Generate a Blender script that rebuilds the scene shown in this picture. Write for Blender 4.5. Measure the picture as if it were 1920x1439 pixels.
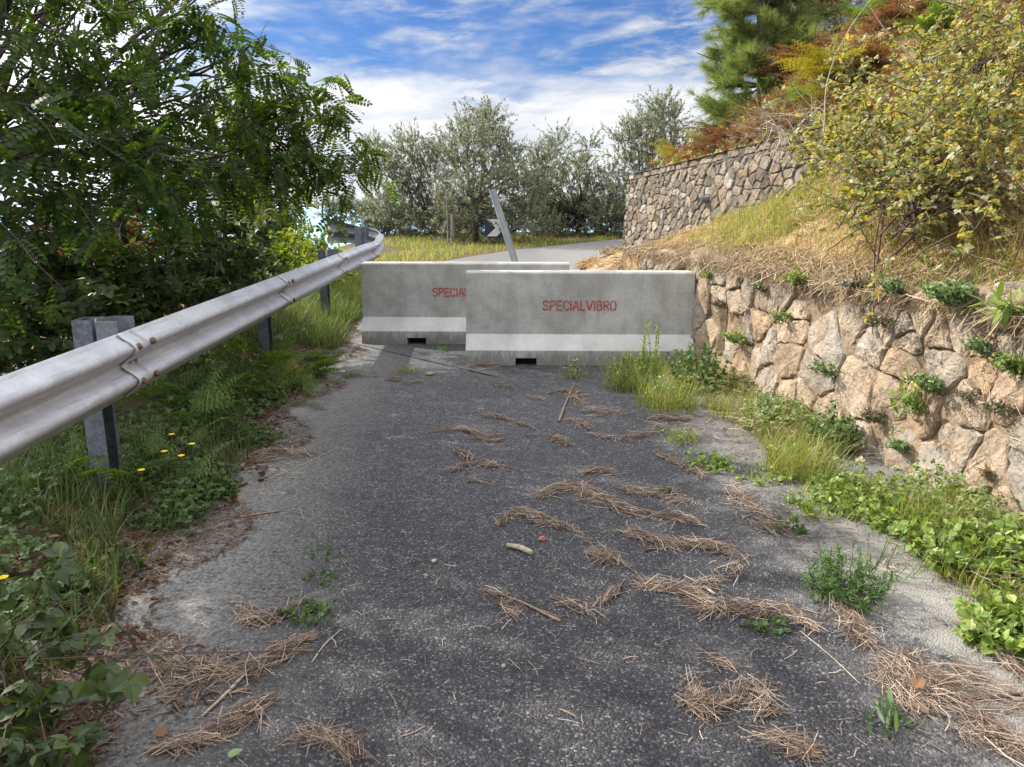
import bpy, math, random
import numpy as np
for o in list(bpy.data.objects): bpy.data.objects.remove(o)
SC = bpy.context.scene
COL = SC.collection
R = math.radians
rng = np.random.default_rng(7)
random.seed(7)
PI = math.pi

# ------------------------------------------------------------------ camera
CAM_H = 1.55; PITCH = R(13.1); FPX = 1442.0
cam_d = bpy.data.cameras.new('camera'); cam = bpy.data.objects.new('camera', cam_d); COL.objects.link(cam)
cam.location = (0, 0, CAM_H); cam.rotation_euler = (R(90) - PITCH, 0, 0)
cam_d.sensor_width = 36; cam_d.lens = 36 * FPX / 1920; cam_d.clip_start = .05; cam_d.clip_end = 60000
SC.camera = cam

# ------------------------------------------------------------------ light
SUN_AZ = R(60); SUN_EL = R(37)            # azimuth to the left of +Y
SUN = np.array([-math.sin(SUN_AZ) * math.cos(SUN_EL), math.cos(SUN_AZ) * math.cos(SUN_EL), math.sin(SUN_EL)])
sd = bpy.data.lights.new('sun', 'SUN'); so = bpy.data.objects.new('sun', sd); COL.objects.link(so)
sd.energy = 4.8; sd.angle = R(.53); sd.color = (1, .93, .82)
import mathutils
so.rotation_euler = mathutils.Vector(-SUN).to_track_quat('-Z', 'Y').to_euler()
SC.view_settings.view_transform = 'Standard'; SC.view_settings.look = 'None'
SC.view_settings.exposure = 0.72; SC.view_settings.gamma = 1
SC.cycles.max_bounces = 8; SC.cycles.transparent_max_bounces = 8
SC.cycles.use_denoising = True

# node helper
class NT:
    def __init__(s, tree): s.t = tree; tree.nodes.clear()
    def n(s, typ, props=None, **ins):
        nd = s.t.nodes.new(typ)
        for k, v in (props or {}).items(): setattr(nd, k, v)
        for k, v in ins.items():
            key = k.replace('_', ' ')
            sock = None
            if k[0] == 'i' and k[1:].isdigit(): sock = nd.inputs[int(k[1:])]
            else:
                for q in nd.inputs:
                    if q.name == key and q.enabled: sock = q; break
                if sock is None: sock = nd.inputs[key]
            if hasattr(v, 'is_output'): s.t.links.new(v, sock)
            else: sock.default_value = v
        return nd
    def m(s, op, a, b=0., c=None, clamp=False):
        kw = dict(i0=a, i1=b)
        if c is not None: kw['i2'] = c
        return s.n('ShaderNodeMath', {'operation': op, 'use_clamp': clamp}, **kw).outputs[0]
    def sm(s, v, a, b):                       # smoothstep a..b -> 0..1
        return s.n('ShaderNodeMapRange', {'interpolation_type': 'SMOOTHSTEP'}, Value=v, From_Min=a, From_Max=b).outputs[0]
    def mix(s, f, a, b, mode='MIX'):
        nd = s.t.nodes.new('ShaderNodeMix'); nd.data_type = 'RGBA'; nd.blend_type = mode
        for i, v in ((0, f), (6, a), (7, b)):
            if hasattr(v, 'is_output'): s.t.links.new(v, nd.inputs[i])
            else: nd.inputs[i].default_value = (v if i == 0 else (*v, 1) if len(v) == 3 else v)
        return nd.outputs[2]
    def ramp(s, f, stops, interp='LINEAR'):
        nd = s.t.nodes.new('ShaderNodeValToRGB'); cr = nd.color_ramp; cr.interpolation = interp
        while len(cr.elements) < len(stops): cr.elements.new(.5)
        for e, (p, c) in zip(cr.elements, stops): e.position = p; e.color = (*c, 1)
        s.t.links.new(f, nd.inputs[0]); return nd.outputs[0]
    def noise(s, vec, scale, detail=3, rough=.55, dist=0.):
        return s.n('ShaderNodeTexNoise', None, Vector=vec, Scale=scale, Detail=detail, Roughness=rough, Distortion=dist).outputs[0]
    def vmul(s, vec, xyz):
        return s.n('ShaderNodeVectorMath', {'operation': 'MULTIPLY'}, i0=vec, i1=xyz).outputs[0]

# ------------------------------------------------------------------ sky
w = bpy.data.worlds.new('World'); SC.world = w; w.use_nodes = True
k = NT(w.node_tree)
sky = k.n('ShaderNodeTexSky', {'sky_type': 'NISHITA', 'sun_disc': False, 'sun_elevation': SUN_EL, 'sun_rotation': -SUN_AZ,
                               'air_density': 1.0, 'dust_density': .3, 'ozone_density': 2.5})
hs = k.n('ShaderNodeMix', {'data_type': 'RGBA', 'blend_type': 'MULTIPLY'}); hs.inputs[0].default_value = 1; k.t.links.new(sky.outputs[0], hs.inputs[6]); hs.inputs[7].default_value = (.40, .63, 1.03, 1)
tc = k.n('ShaderNodeTexCoord').outputs['Generated']
sep = k.n('ShaderNodeSeparateXYZ', None, Vector=tc)
az = k.m('ARCTAN2', sep.outputs[0], sep.outputs[1]); el = k.m('ARCSINE', sep.outputs[2])
cv = k.n('ShaderNodeCombineXYZ', None, X=k.m('ADD', k.m('MULTIPLY', az, 3.2), k.m('MULTIPLY', el, -3.)), Y=k.m('MULTIPLY', el, 13.), Z=3.7).outputs[0]
cv2 = k.n('ShaderNodeCombineXYZ', None, X=k.m('MULTIPLY', az, 2.2), Y=k.m('MULTIPLY', el, 5.5), Z=1.3).outputs[0]
n1 = k.noise(cv, 2.6, 7, .62, .35); n2 = k.noise(cv2, 2.4, 4, .55, .2)
# cloud deck: solid low bank, streaks above it, unseen bright cloud overhead added as fill light
elj = k.m('ADD', el, k.m('MULTIPLY', k.m('SUBTRACT', n2, .5), .16))
low = k.m('SUBTRACT', 1., k.sm(elj, R(6.8), R(9.8)))
haz = k.sm(k.m('ADD', el, k.m('MULTIPLY', az, .05)), R(-1.6), R(.6))
streak = k.m('MULTIPLY', k.sm(n1, .34, .64), k.sm(n2, .34, .56))
sund = k.n('ShaderNodeVectorMath', {'operation': 'DOT_PRODUCT'}, i0=tc, i1=tuple(SUN)).outputs['Value']
glow = k.sm(sund, .66, .97)
leftw = k.sm(az, R(-16), R(-27))
mask = k.m('MAXIMUM', k.m('MULTIPLY', low, k.m('MULTIPLY', haz, k.m('ADD', .64, k.m('MULTIPLY', n1, .55)))), k.m('MULTIPLY', streak, .85))
mask = k.m('MAXIMUM', mask, k.m('MULTIPLY', leftw, .85)); mask = k.m('MAXIMUM', mask, k.m('MULTIPLY', k.sm(el, R(16), R(34)), .75))
mask = k.m('MINIMUM', k.m('MAXIMUM', mask, k.m('MULTIPLY', glow, .9)), 1., clamp=True)
ccol = k.ramp(n1, [(.3, (.80, .83, .90)), (.58, (1.12, 1.12, 1.12))])
bright = k.m('ADD', k.m('ADD', .50, k.m('MULTIPLY', low, .10)), k.m('ADD', k.m('MULTIPLY', glow, 1.5), k.m('ADD', k.m('MULTIPLY', leftw, .30), k.m('MULTIPLY', k.sm(el, R(15), R(30)), .75))))  # last term brightens the unseen overhead cloud to raise ambient light
b1 = k.n('ShaderNodeBackground', None, Color=hs.outputs[2], Strength=.065)
b2 = k.n('ShaderNodeBackground', None, Color=ccol, Strength=bright)
mx = k.n('ShaderNodeMixShader', None, Fac=mask, i1=b1.outputs[0], i2=b2.outputs[0])
k.n('ShaderNodeOutputWorld', None, Surface=mx.outputs[0])

# ------------------------------------------------------------------ geometry helpers
def ray(u, v):
    a = (u - 960) / FPX; b = (719.5 - v) / FPX
    return np.array([a, math.cos(PITCH) + b * math.sin(PITCH), -math.sin(PITCH) + b * math.cos(PITCH)])
def P(u, v, t): return np.array([0, 0, CAM_H]) + ray(u, v) * t
def zr(y): return .029 * np.maximum(0, np.asarray(y, float) - 12) * (np.asarray(y) < 99)
def G(u, v):
    d = ray(u, v); t = -CAM_H / d[2]
    if d[1] * t > 12 or t < 0:
        t = (-CAM_H - .348) / (d[2] - .029 * d[1])
    p = np.array([0, 0, CAM_H]) + d * t
    return p
def xl(y): return -1.45 - .058 * np.asarray(y, float)       # left edge of the road
def xw(y): return 2.97 - .16 * np.asarray(y, float)         # face of the low wall at ground
def WALL(u, v, off=0.):                                     # point on the low wall's face
    d = ray(u, v); t = (2.97 - off) / (d[0] + .16 * d[1]); return np.array([0, 0, CAM_H]) + d * t

class Geo:
    def __init__(s): s.V = []; s.F = []; s.M = []; s.n = 0
    def add(s, V, F, m=0):
        V = np.asarray(V, float).reshape(-1, 3)
        for f in (F if isinstance(F, list) else [F]):
            f = np.asarray(f, int)
            if f.size: s.F.append(f + s.n); s.M.append(np.full(len(f), m))
        s.V.append(V); s.n += len(V); return s
    def build(s, name, mats, parent=None, smooth=False):
        me = bpy.data.meshes.new(name)
        V = np.concatenate(s.V); me.vertices.add(len(V)); me.vertices.foreach_set('co', V.ravel())
        tot = np.concatenate([np.full(len(f), f.shape[1]) for f in s.F]); idx = np.concatenate([f.ravel() for f in s.F])
        me.loops.add(len(idx)); me.loops.foreach_set('vertex_index', idx)
        me.polygons.add(len(tot)); me.polygons.foreach_set('loop_start', np.concatenate([[0], np.cumsum(tot)[:-1]]))
        me.polygons.foreach_set('material_index', np.concatenate(s.M))
        me.polygons.foreach_set('use_smooth', np.full(len(tot), smooth))
        me.update(calc_edges=True)
        for m in (mats if isinstance(mats, (list, tuple)) else [mats]): me.materials.append(m)
        o = bpy.data.objects.new(name, me); COL.objects.link(o)
        if parent is not None: o.parent = parent
        return o
def empty(name, loc=(0, 0, 0)):
    o = bpy.data.objects.new(name, None); o.empty_display_size = .1; COL.objects.link(o); o.location = tuple(loc); return o
def tag(o, label=None, cat=None, group=None, kind=None):
    for key, v in (('label', label), ('category', cat), ('group', group), ('kind', kind)):
        if v: o[key] = v
    return o
def thing(name, label, cat, loc=(0, 0, 0), group=None): return tag(empty(name, loc), label, cat, group)
def nrm(a): return a / np.maximum(np.linalg.norm(a, axis=-1, keepdims=True), 1e-9)
def frames(f, up):
    f = nrm(f); s = np.cross(f, up); bad = np.linalg.norm(s, axis=1) < 1e-4
    s[bad] = [1, 0, 0]; s = nrm(s); n = np.cross(s, f)
    return np.stack([s, f, n], axis=2)
def inst(tV, tF, Rm, T, S=None):
    N = len(T); tV = np.asarray(tV, float)
    if S is not None: Rm = Rm * np.asarray(S).reshape(-1, 1, 1)
    V = np.einsum('nij,kj->nki', Rm, tV) + T[:, None, :]
    out = []
    for f in (tF if isinstance(tF, list) else [tF]):
        f = np.asarray(f, int); out.append((f[None] + (np.arange(N) * len(tV))[:, None, None]).reshape(-1, f.shape[1]))
    return V.reshape(-1, 3), out
def tubes(pl, rad, sides=3):                  # pl (N,Pn,3), rad (N,Pn)
    pl = np.asarray(pl, float); N, Pn, _ = pl.shape
    d = np.gradient(pl, axis=1); d = nrm(d)
    up = np.where(np.abs(d[..., 2:3]) > .9, np.array([1., 0, 0]), np.array([0, 0, 1.]))
    s = nrm(np.cross(d, up)); n = np.cross(s, d)
    a = np.arange(sides) * 2 * PI / sides
    V = pl[:, :, None] + np.asarray(rad)[:, :, None, None] * (np.cos(a)[:, None] * s[:, :, None] + np.sin(a)[:, None] * n[:, :, None])
    i = np.arange(N)[:, None, None] * Pn * sides; j = np.arange(Pn - 1)[None, :, None] * sides; q = np.arange(sides)[None, None, :]
    q2 = (q + 1) % sides
    F = np.stack([i + j + q, i + j + q2, i + j + sides + q2, i + j + sides + q], axis=-1).reshape(-1, 4)
    return V.reshape(-1, 3), F
def tube(pts, rad, sides=8):
    pts = np.asarray(pts, float); rad = np.broadcast_to(np.asarray(rad, float), (len(pts),))
    V, F = tubes(pts[None], rad[None], sides)
    c = len(V); V = np.vstack([V, pts[0], pts[-1]])
    a = np.arange(sides); b = (a + 1) % sides; e = (len(pts) - 1) * sides
    caps = np.vstack([np.stack([b, a, np.full(sides, c)], 1), np.stack([e + a, e + b, np.full(sides, c + 1)], 1)])
    return V, [F, caps]
def curve(ctrl, n=12):                        # Catmull-Rom through control points
    c = np.asarray(ctrl, float); c = np.vstack([2 * c[0] - c[1], c, 2 * c[-1] - c[-2]]); out = []
    m = len(c) - 3
    for t in np.linspace(0, m - 1e-6, n):
        i = int(t); f = t - i; p0, p1, p2, p3 = c[i:i + 4]
        out.append(.5 * (2 * p1 + (p2 - p0) * f + (2 * p0 - 5 * p1 + 4 * p2 - p3) * f ** 2 + (3 * p1 - p0 - 3 * p2 + p3) * f ** 3))
    return np.array(out)
def boxg(c, h):
    c = np.asarray(c, float); h = np.asarray(h, float)
    V = np.array([[x, y, z] for x in (-1, 1) for y in (-1, 1) for z in (-1, 1)]) * h + c
    return V, np.array([[0, 1, 3, 2], [4, 6, 7, 5], [0, 4, 5, 1], [2, 3, 7, 6], [0, 2, 6, 4], [1, 5, 7, 3]])
def bevel(o, wdt, seg=2):
    m = o.modifiers.new('bevel', 'BEVEL'); m.width = wdt; m.segments = seg; m.limit_method = 'ANGLE'; m.angle_limit = R(35); return o

# ------------------------------------------------------------------ materials
def newmat(name):
    m = bpy.data.materials.new(name); m.use_nodes = True; return m, NT(m.node_tree)
def out(k, shader): k.n('ShaderNodeOutputMaterial', None, Surface=shader)
def leafmat(name, cols, trans=.35, rough=.55, tcol=None, spec=.3):
    m, k = newmat(name)
    r = k.n('ShaderNodeNewGeometry').outputs['Random Per Island']
    c = k.ramp(r, [(i / (len(cols) - 1), c) for i, c in enumerate(cols)])
    p = k.n('ShaderNodeBsdfPrincipled', None, Base_Color=c, Roughness=rough, Specular_IOR_Level=spec)
    if trans > 0:
        tcn = k.mix(1., c, tcol or (1.6, 1.5, .5), 'MULTIPLY')
        t = k.n('ShaderNodeBsdfTranslucent', None, Color=tcn)
        s = k.n('ShaderNodeMixShader', None, Fac=trans, i1=p.outputs[0], i2=t.outputs[0])
        out(k, s.outputs[0])
    else: out(k, p.outputs[0])
    return m
def obj_co(k): return k.n('ShaderNodeTexCoord').outputs['Object']
def pos(k): return k.n('ShaderNodeNewGeometry').outputs['Position']
def simple(name, c1, c2, scale=12, rough=.8, metal=0, bump=.2, detail=4):
    m, k = newmat(name); v = pos(k); n = k.noise(v, scale, detail, .6)
    c = k.ramp(n, [(.3, c1), (.7, c2)])
    b = k.n('ShaderNodeBump', None, Strength=bump, Distance=.01, Height=k.noise(v, scale * 4, 3))
    p = k.n('ShaderNodeBsdfPrincipled', None, Base_Color=c, Roughness=rough, Metallic=metal, Normal=b.outputs[0]); out(k, p.outputs[0]); return m

def asphalt_mat():
    m, k = newmat('road_surface'); v = pos(k)
    s = k.n('ShaderNodeSeparateXYZ', None, Vector=v); x, y = s.outputs[0], s.outputs[1]
    vo = k.n('ShaderNodeTexVoronoi', {'feature': 'F1'}, Vector=v, Scale=120., Randomness=1.)
    vc = k.n('ShaderNodeSeparateColor', None, Color=vo.outputs['Color'])
    agg = k.ramp(vc.outputs[0], [(0, (.014, .014, .017)), (.45, (.026, .026, .030)), (.80, (.047, .047, .052)), (.93, (.078, .078, .082)), (1, (.165, .165, .165))])
    vo2 = k.n('ShaderNodeTexVoronoi', {'feature': 'F1'}, Vector=v, Scale=78., Randomness=1.)
    vc2 = k.n('ShaderNodeSeparateColor', None, Color=vo2.outputs['Color'])
    spot = k.m('MULTIPLY', k.m('GREATER_THAN', vc2.outputs[1], .88), k.m('LESS_THAN', vo2.outputs['Distance'], .34))
    agg = k.mix(k.m('MULTIPLY', spot, k.m('MULTIPLY', k.m('SUBTRACT', 1., k.sm(y, 2.5, 5.)), .45)), agg, (.26, .255, .245))
    gap = k.sm(vo.outputs['Distance'], .45, .75)
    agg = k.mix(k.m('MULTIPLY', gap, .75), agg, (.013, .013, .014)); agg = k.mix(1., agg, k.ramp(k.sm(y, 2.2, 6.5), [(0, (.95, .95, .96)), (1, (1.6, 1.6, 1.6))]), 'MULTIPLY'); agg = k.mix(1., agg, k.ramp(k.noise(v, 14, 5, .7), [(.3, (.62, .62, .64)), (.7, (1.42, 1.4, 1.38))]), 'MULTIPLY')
    big = k.noise(v, .9, 4, .6); mid = k.noise(v, 4.5, 5, .65); fine = k.noise(v, 30, 3, .6)
    agg = k.mix(1., agg, k.ramp(big, [(.3, (.82, .82, .84)), (.7, (1.25, 1.23, 1.2))]), 'MULTIPLY')
    dust = k.mix(fine, (.15, .146, .138), (.31, .30, .28))
    # dusty strips along both edges and worn pale patches
    el_ = k.m('ADD', x, k.m('ADD', 1.45, k.m('MULTIPLY', y, .058)))
    jit = k.m('MULTIPLY', k.m('SUBTRACT', mid, .5), .9)
    dl = k.m('SUBTRACT', 1., k.sm(k.m('ADD', el_, jit), .15, 1.05))
    dr = k.sm(k.m('ADD', k.m('ADD', x, k.m('MULTIPLY', y, .03)), jit), 1.05, 1.75)
    patch = k.m('MULTIPLY', k.sm(k.noise(k.vmul(v, (1.6, 1., 1)), 1.3, 5, .65), .56, .72), .38)
    dm = k.m('MAXIMUM', k.m('MAXIMUM', k.m('MULTIPLY', dl, k.m('ADD', .35, k.m('MULTIPLY', big, 1.0))), k.m('MULTIPLY', dr, .7)), patch)
    dm = k.m('MULTIPLY', dm, k.sm(k.m('ADD', k.noise(v, 60, 4, .75), k.m('MULTIPLY', mid, .6)), .55, .98))
    col = k.mix(dm, agg, dust)
    # pale concrete edging on both sides
    cl = k.m('MULTIPLY', k.m('SUBTRACT', 1., k.sm(k.m('ADD', el_, k.m('MULTIPLY', k.m('SUBTRACT', fine, .5), .12)), .16, .24)), k.sm(k.m('ADD', y, k.m('MULTIPLY', mid, 2.)), 5., 6.6))
    cr_ = k.m('MULTIPLY', k.sm(k.m('ADD', k.m('ADD', x, k.m('MULTIPLY', y, .01)), k.m('ADD', k.m('MULTIPLY', k.m('SUBTRACT', mid, .5), .6), k.m('MULTIPLY', k.m('SUBTRACT', fine, .5), .25))), 1.42, 1.66), k.m('SUBTRACT', .85, k.m('MULTIPLY', k.sm(y, 2.9, 4.2), .55)))
    conc = k.mix(mid, (.11, .105, .095), (.33, .315, .285))
    conc = k.mix(k.m('MULTIPLY', k.sm(fine, .5, .7), .5), conc, (.10, .095, .085))
    col = k.mix(k.m('MAXIMUM', cl, cr_), col, conc)
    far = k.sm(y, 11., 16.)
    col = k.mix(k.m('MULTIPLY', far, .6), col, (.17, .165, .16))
    h = k.m('ADD', k.m('MULTIPLY', vo.outputs['Distance'], -1.), k.m('MULTIPLY', mid, .6))
    b = k.n('ShaderNodeBump', None, Strength=.75, Distance=.006, Height=h)
    p = k.n('ShaderNodeBsdfPrincipled', None, Base_Color=col, Roughness=.72, Specular_IOR_Level=.35, Normal=b.outputs[0]); out(k, p.outputs[0]); return m

def concrete_mat():
    m, k = newmat('barrier_concrete'); v = obj_co(k)
    s = k.n('ShaderNodeSeparateXYZ', None, Vector=v); z = s.outputs[2]
    a = k.noise(v, 3.2, 6, .65); f = k.noise(v, 38, 4, .7); st = k.noise(k.vmul(v, (16, 16, 1.1)), 1.4, 5, .6)
    c = k.ramp(a, [(.28, (.25, .25, .238)), (.5, (.385, .384, .366)), (.72, (.50, .497, .475))])
    c = k.mix(k.m('MULTIPLY', k.sm(f, .5, .72), .35), c, (.16, .16, .155))
    c = k.mix(k.m('MULTIPLY', k.sm(st, .50, .74), .3), c, (.21, .205, .19)); c = k.mix(k.m('MULTIPLY', k.sm(k.noise(k.vmul(v, (1, 1, .5)), 1.7, 3, .5), .56, .72), .4), c, (.20, .185, .16))
    pit = k.n('ShaderNodeTexVoronoi', None, Vector=v, Scale=62.)
    pm = k.m('MULTIPLY', k.m('LESS_THAN', pit.outputs['Distance'], .17), k.sm(k.noise(v, 7, 3), .46, .6))
    c = k.mix(k.m('MULTIPLY', pm, .8), c, (.06, .06, .058))
    # moss and splash stain at the foot and lichen stain across the upper face
    foot = k.m('MULTIPLY', k.m('SUBTRACT', 1., k.sm(k.m('ADD', z, k.m('MULTIPLY', k.m('SUBTRACT', k.noise(k.vmul(v, (14, 14, 3)), 1.6, 4, .7), .5), .36)), .03, .17)), .55)
    c = k.mix(foot, c, (.085, .088, .072))
    # sloped band: cleaner concrete, with its skylight also painted into the paler tone
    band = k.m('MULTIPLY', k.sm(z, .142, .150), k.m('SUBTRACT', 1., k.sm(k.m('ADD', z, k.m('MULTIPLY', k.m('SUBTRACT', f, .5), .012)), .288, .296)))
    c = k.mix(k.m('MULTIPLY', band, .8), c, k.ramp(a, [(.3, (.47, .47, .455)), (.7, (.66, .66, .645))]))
    b = k.n('ShaderNodeBump', None, Strength=.5, Distance=.005, Height=k.m('SUBTRACT', k.m('ADD', f, k.m('MULTIPLY', a, .5)), k.m('MULTIPLY', pm, 1.5)))
    p = k.n('ShaderNodeBsdfPrincipled', None, Base_Color=c, Roughness=.88, Specular_IOR_Level=.25, Normal=b.outputs[0]); out(k, p.outputs[0]); return m
def paint_mat():
    m, k = newmat('stencil_paint'); v = pos(k); n = k.noise(v, 55, 4, .7)
    c = k.mix(k.sm(n, .45, .64), (.36, .035, .03), (.27, .22, .21))
    p = k.n('ShaderNodeBsdfPrincipled', None, Base_Color=c, Roughness=.85); out(k, p.outputs[0]); return m
def galv_mat(name, lo, hi, rough=.42, metal=.75):
    m, k = newmat(name); v = pos(k)
    a = k.noise(v, 5, 5, .6); vo = k.n('ShaderNodeTexVoronoi', None, Vector=v, Scale=60.)
    sc = k.noise(k.vmul(v, (20, 1.5, 40)), 2, 4, .6)
    c = k.ramp(a, [(.3, lo), (.7, hi)])
    vs = k.n('ShaderNodeSeparateColor', None, Color=vo.outputs['Color'])
    c = k.mix(k.m('MULTIPLY', vs.outputs[0], .28), c, (.33, .335, .37))
    c = k.mix(k.m('MULTIPLY', k.sm(sc, .52, .72), .4), c, (.26, .25, .24)); c = k.mix(k.m('MULTIPLY', k.sm(k.noise(k.vmul(v, (3, 1, 3)), 2.2, 6, .75, 1.), .55, .7), .45), c, (.22, .205, .19))
    rr = k.m('ADD', rough, k.m('MULTIPLY', k.m('SUBTRACT', a, .5), .3))
    b = k.n('ShaderNodeBump', None, Strength=.12, Distance=.004, Height=k.noise(v, 24, 4, .6))
    p = k.n('ShaderNodeBsdfPrincipled', None, Base_Color=c, Roughness=rr, Metallic=metal, Normal=b.outputs[0]); out(k, p.outputs[0]); return m
def stone_mat(name, cols, dirt=(.20, .13, .075), dirtamt=.5):
    m, k = newmat(name); v = pos(k)
    r = k.n('ShaderNodeNewGeometry').outputs['Random Per Island']
    c = k.ramp(r, [(i / (len(cols) - 1), c) for i, c in enumerate(cols)])
    a = k.noise(v, 7, 6, .65); f = k.noise(v, 45, 5, .7)
    c = k.mix(1., c, k.ramp(a, [(.3, (.68, .66, .64)), (.7, (1.3, 1.27, 1.2))]), 'MULTIPLY')
    c = k.mix(k.m('MULTIPLY', k.sm(k.noise(v, 2.4, 5, .7), .48, .68), dirtamt), c, dirt)
    c = k.mix(k.m('MULTIPLY', k.sm(f, .58, .75), .5), c, (.42, .40, .36))
    c = k.mix(k.m('MULTIPLY', k.sm(k.noise(v, 19, 4, .7), .56, .72), .6), c, (.085, .078, .066)); c = k.mix(k.m('MULTIPLY', k.sm(k.noise(k.vmul(v, (1, 1, .35)), 5.5, 6, .75, .6), .52, .66), .45), c, (.13, .105, .08))
    crk = k.n('ShaderNodeTexVoronoi', {'feature': 'DISTANCE_TO_EDGE'}, Vector=k.n('ShaderNodeVectorMath', {'operation': 'ADD'}, i0=v, i1=k.n('ShaderNodeTexNoise', None, Vector=v, Scale=9., Detail=3.).outputs[1]).outputs[0], Scale=5.).outputs['Distance']; crm = k.m('MULTIPLY', k.m('SUBTRACT', 1., k.sm(crk, .004, .03)), k.sm(k.noise(v, 3.3, 3), .48, .6)); c = k.mix(k.m('MULTIPLY', crm, .7), c, (.07, .055, .04))
    b = k.n('ShaderNodeBump', None, Strength=1., Distance=.03, Height=k.m('SUBTRACT', k.m('ADD', a, k.m('MULTIPLY', f, .45)), k.m('MULTIPLY', crm, .5)))
    p = k.n('ShaderNodeBsdfPrincipled', None, Base_Color=c, Roughness=.9, Specular_IOR_Level=.2, Normal=b.outputs[0]); out(k, p.outputs[0]); return m
def ground_mat(name, stops, scale=1.2, fines=(.09, .07, .045)):
    m, k = newmat(name); v = pos(k)
    a = k.noise(v, scale, 6, .65); f = k.noise(v, 26, 5, .7)
    c = k.ramp(a, stops); c = k.mix(k.m('MULTIPLY', k.sm(f, .45, .7), .6), c, fines)
    b = k.n('ShaderNodeBump', None, Strength=.8, Distance=.03, Height=k.m('ADD', f, a))
    p = k.n('ShaderNodeBsdfPrincipled', None, Base_Color=c, Roughness=.95, Specular_IOR_Level=.1, Normal=b.outputs[0]); out(k, p.outputs[0]); return m

M = {}
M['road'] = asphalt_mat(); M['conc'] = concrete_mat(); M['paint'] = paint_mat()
M['galv'] = galv_mat('galvanised_rail', (.42, .435, .475), (.61, .625, .67), .48, .4)
M['galv_dark'] = galv_mat('weathered_steel', (.07, .09, .11), (.15, .17, .19), .65, .25)
M['post_steel'] = galv_mat('dark_post_steel', (.045, .06, .08), (.09, .11, .135), .65, .2)
M['pole'] = galv_mat('grey_pole_steel', (.24, .29, .31), (.36, .41, .43), .5, .5)
M['rust'] = simple('rusty_bolt', (.10, .055, .035), (.24, .16, .11), 60, .7, .3)
M['black'] = simple('slot_dark', (.01, .01, .01), (.02, .02, .02), 20, .9)
M['bark'] = simple('bark', (.030, .024, .018), (.085, .070, .055), 18, .95, 0, .9)
M['bark_olive'] = simple('olive_bark', (.040, .034, .028), (.11, .095, .08), 9, .95, 0, .9)
M['twig'] = simple('twig_bark', (.05, .032, .022), (.11, .075, .05), 20, .9)
M['wood_post'] = simple('grey_wood', (.12, .105, .085), (.24, .215, .18), 16, .9)
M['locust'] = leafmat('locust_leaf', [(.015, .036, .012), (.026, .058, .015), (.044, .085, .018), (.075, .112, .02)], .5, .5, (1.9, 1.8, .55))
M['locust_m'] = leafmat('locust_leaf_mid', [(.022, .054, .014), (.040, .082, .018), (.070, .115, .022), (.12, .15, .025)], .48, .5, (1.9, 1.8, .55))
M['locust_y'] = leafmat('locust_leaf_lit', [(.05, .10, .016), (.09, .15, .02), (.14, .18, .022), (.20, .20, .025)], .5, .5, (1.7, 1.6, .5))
M['olive'] = leafmat('olive_leaf', [(.095, .11, .065), (.15, .167, .105), (.215, .228, .165), (.33, .34, .285)], .46, .5, (1.1, 1.1, .8), .4)
M['pine'] = leafmat('pine_needle', [(.11, .15, .04), (.18, .22, .065), (.26, .29, .11)], .4, .5, (1.2, 1.3, .6))
M['fern'] = leafmat('fern_green', [(.06, .11, .03), (.10, .165, .042), (.16, .22, .06)], .4, .6, (1.6, 1.6, .5))
M['fern_y'] = leafmat('fern_yellow', [(.16, .18, .025), (.26, .25, .035), (.30, .22, .03)], .4, .6, (1.3, 1.2, .5))
M['fern_r'] = leafmat('fern_rust', [(.10, .042, .022), (.17, .075, .038), (.24, .13, .07), (.20, .14, .08)], .3, .8, (1.3, 1.1, .7))
M['bramble'] = leafmat('bramble_leaf', [(.09, .12, .045), (.16, .19, .07), (.24, .27, .105), (.33, .34, .16), (.40, .38, .22), (.27, .17, .075), (.52, .42, .06)], .45, .45, (1.3, 1.25, .5), .5)
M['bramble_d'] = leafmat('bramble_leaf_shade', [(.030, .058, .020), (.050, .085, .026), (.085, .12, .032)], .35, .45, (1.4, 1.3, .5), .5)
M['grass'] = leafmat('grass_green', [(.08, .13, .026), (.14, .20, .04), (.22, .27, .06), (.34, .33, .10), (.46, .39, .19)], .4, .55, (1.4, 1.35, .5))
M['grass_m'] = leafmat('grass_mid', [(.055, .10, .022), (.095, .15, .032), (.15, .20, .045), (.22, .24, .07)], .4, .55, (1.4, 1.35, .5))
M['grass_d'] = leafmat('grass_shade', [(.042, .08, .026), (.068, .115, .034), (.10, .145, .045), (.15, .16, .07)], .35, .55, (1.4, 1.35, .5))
M['straw'] = leafmat('dry_straw', [(.11, .075, .045), (.19, .135, .082), (.30, .225, .14), (.44, .35, .23)], .12, .8, (1, 1, .9), .15)
M['straw_w'] = leafmat('old_straw', [(.060, .040, .031), (.145, .102, .078), (.27, .20, .155), (.46, .375, .29)], .08, .8, (1, 1, .9), .15)
M['drygrass'] = leafmat('dry_grass', [(.20, .115, .055), (.33, .21, .11), (.46, .33, .18), (.40, .36, .13)], .2, .8, (1.1, 1, .8), .15)
M['litter'] = leafmat('dead_leaf', [(.045, .028, .020), (.095, .060, .042), (.17, .115, .082), (.28, .21, .155)], .1, .85, (1, .9, .8), .15)
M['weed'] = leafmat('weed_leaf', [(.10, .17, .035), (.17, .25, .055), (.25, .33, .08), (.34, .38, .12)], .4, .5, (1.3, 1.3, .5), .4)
M['weed_d'] = leafmat('weed_leaf_shade', [(.05, .10, .032), (.08, .145, .045), (.12, .185, .055)], .35, .5, (1.3, 1.3, .5), .4)
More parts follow.
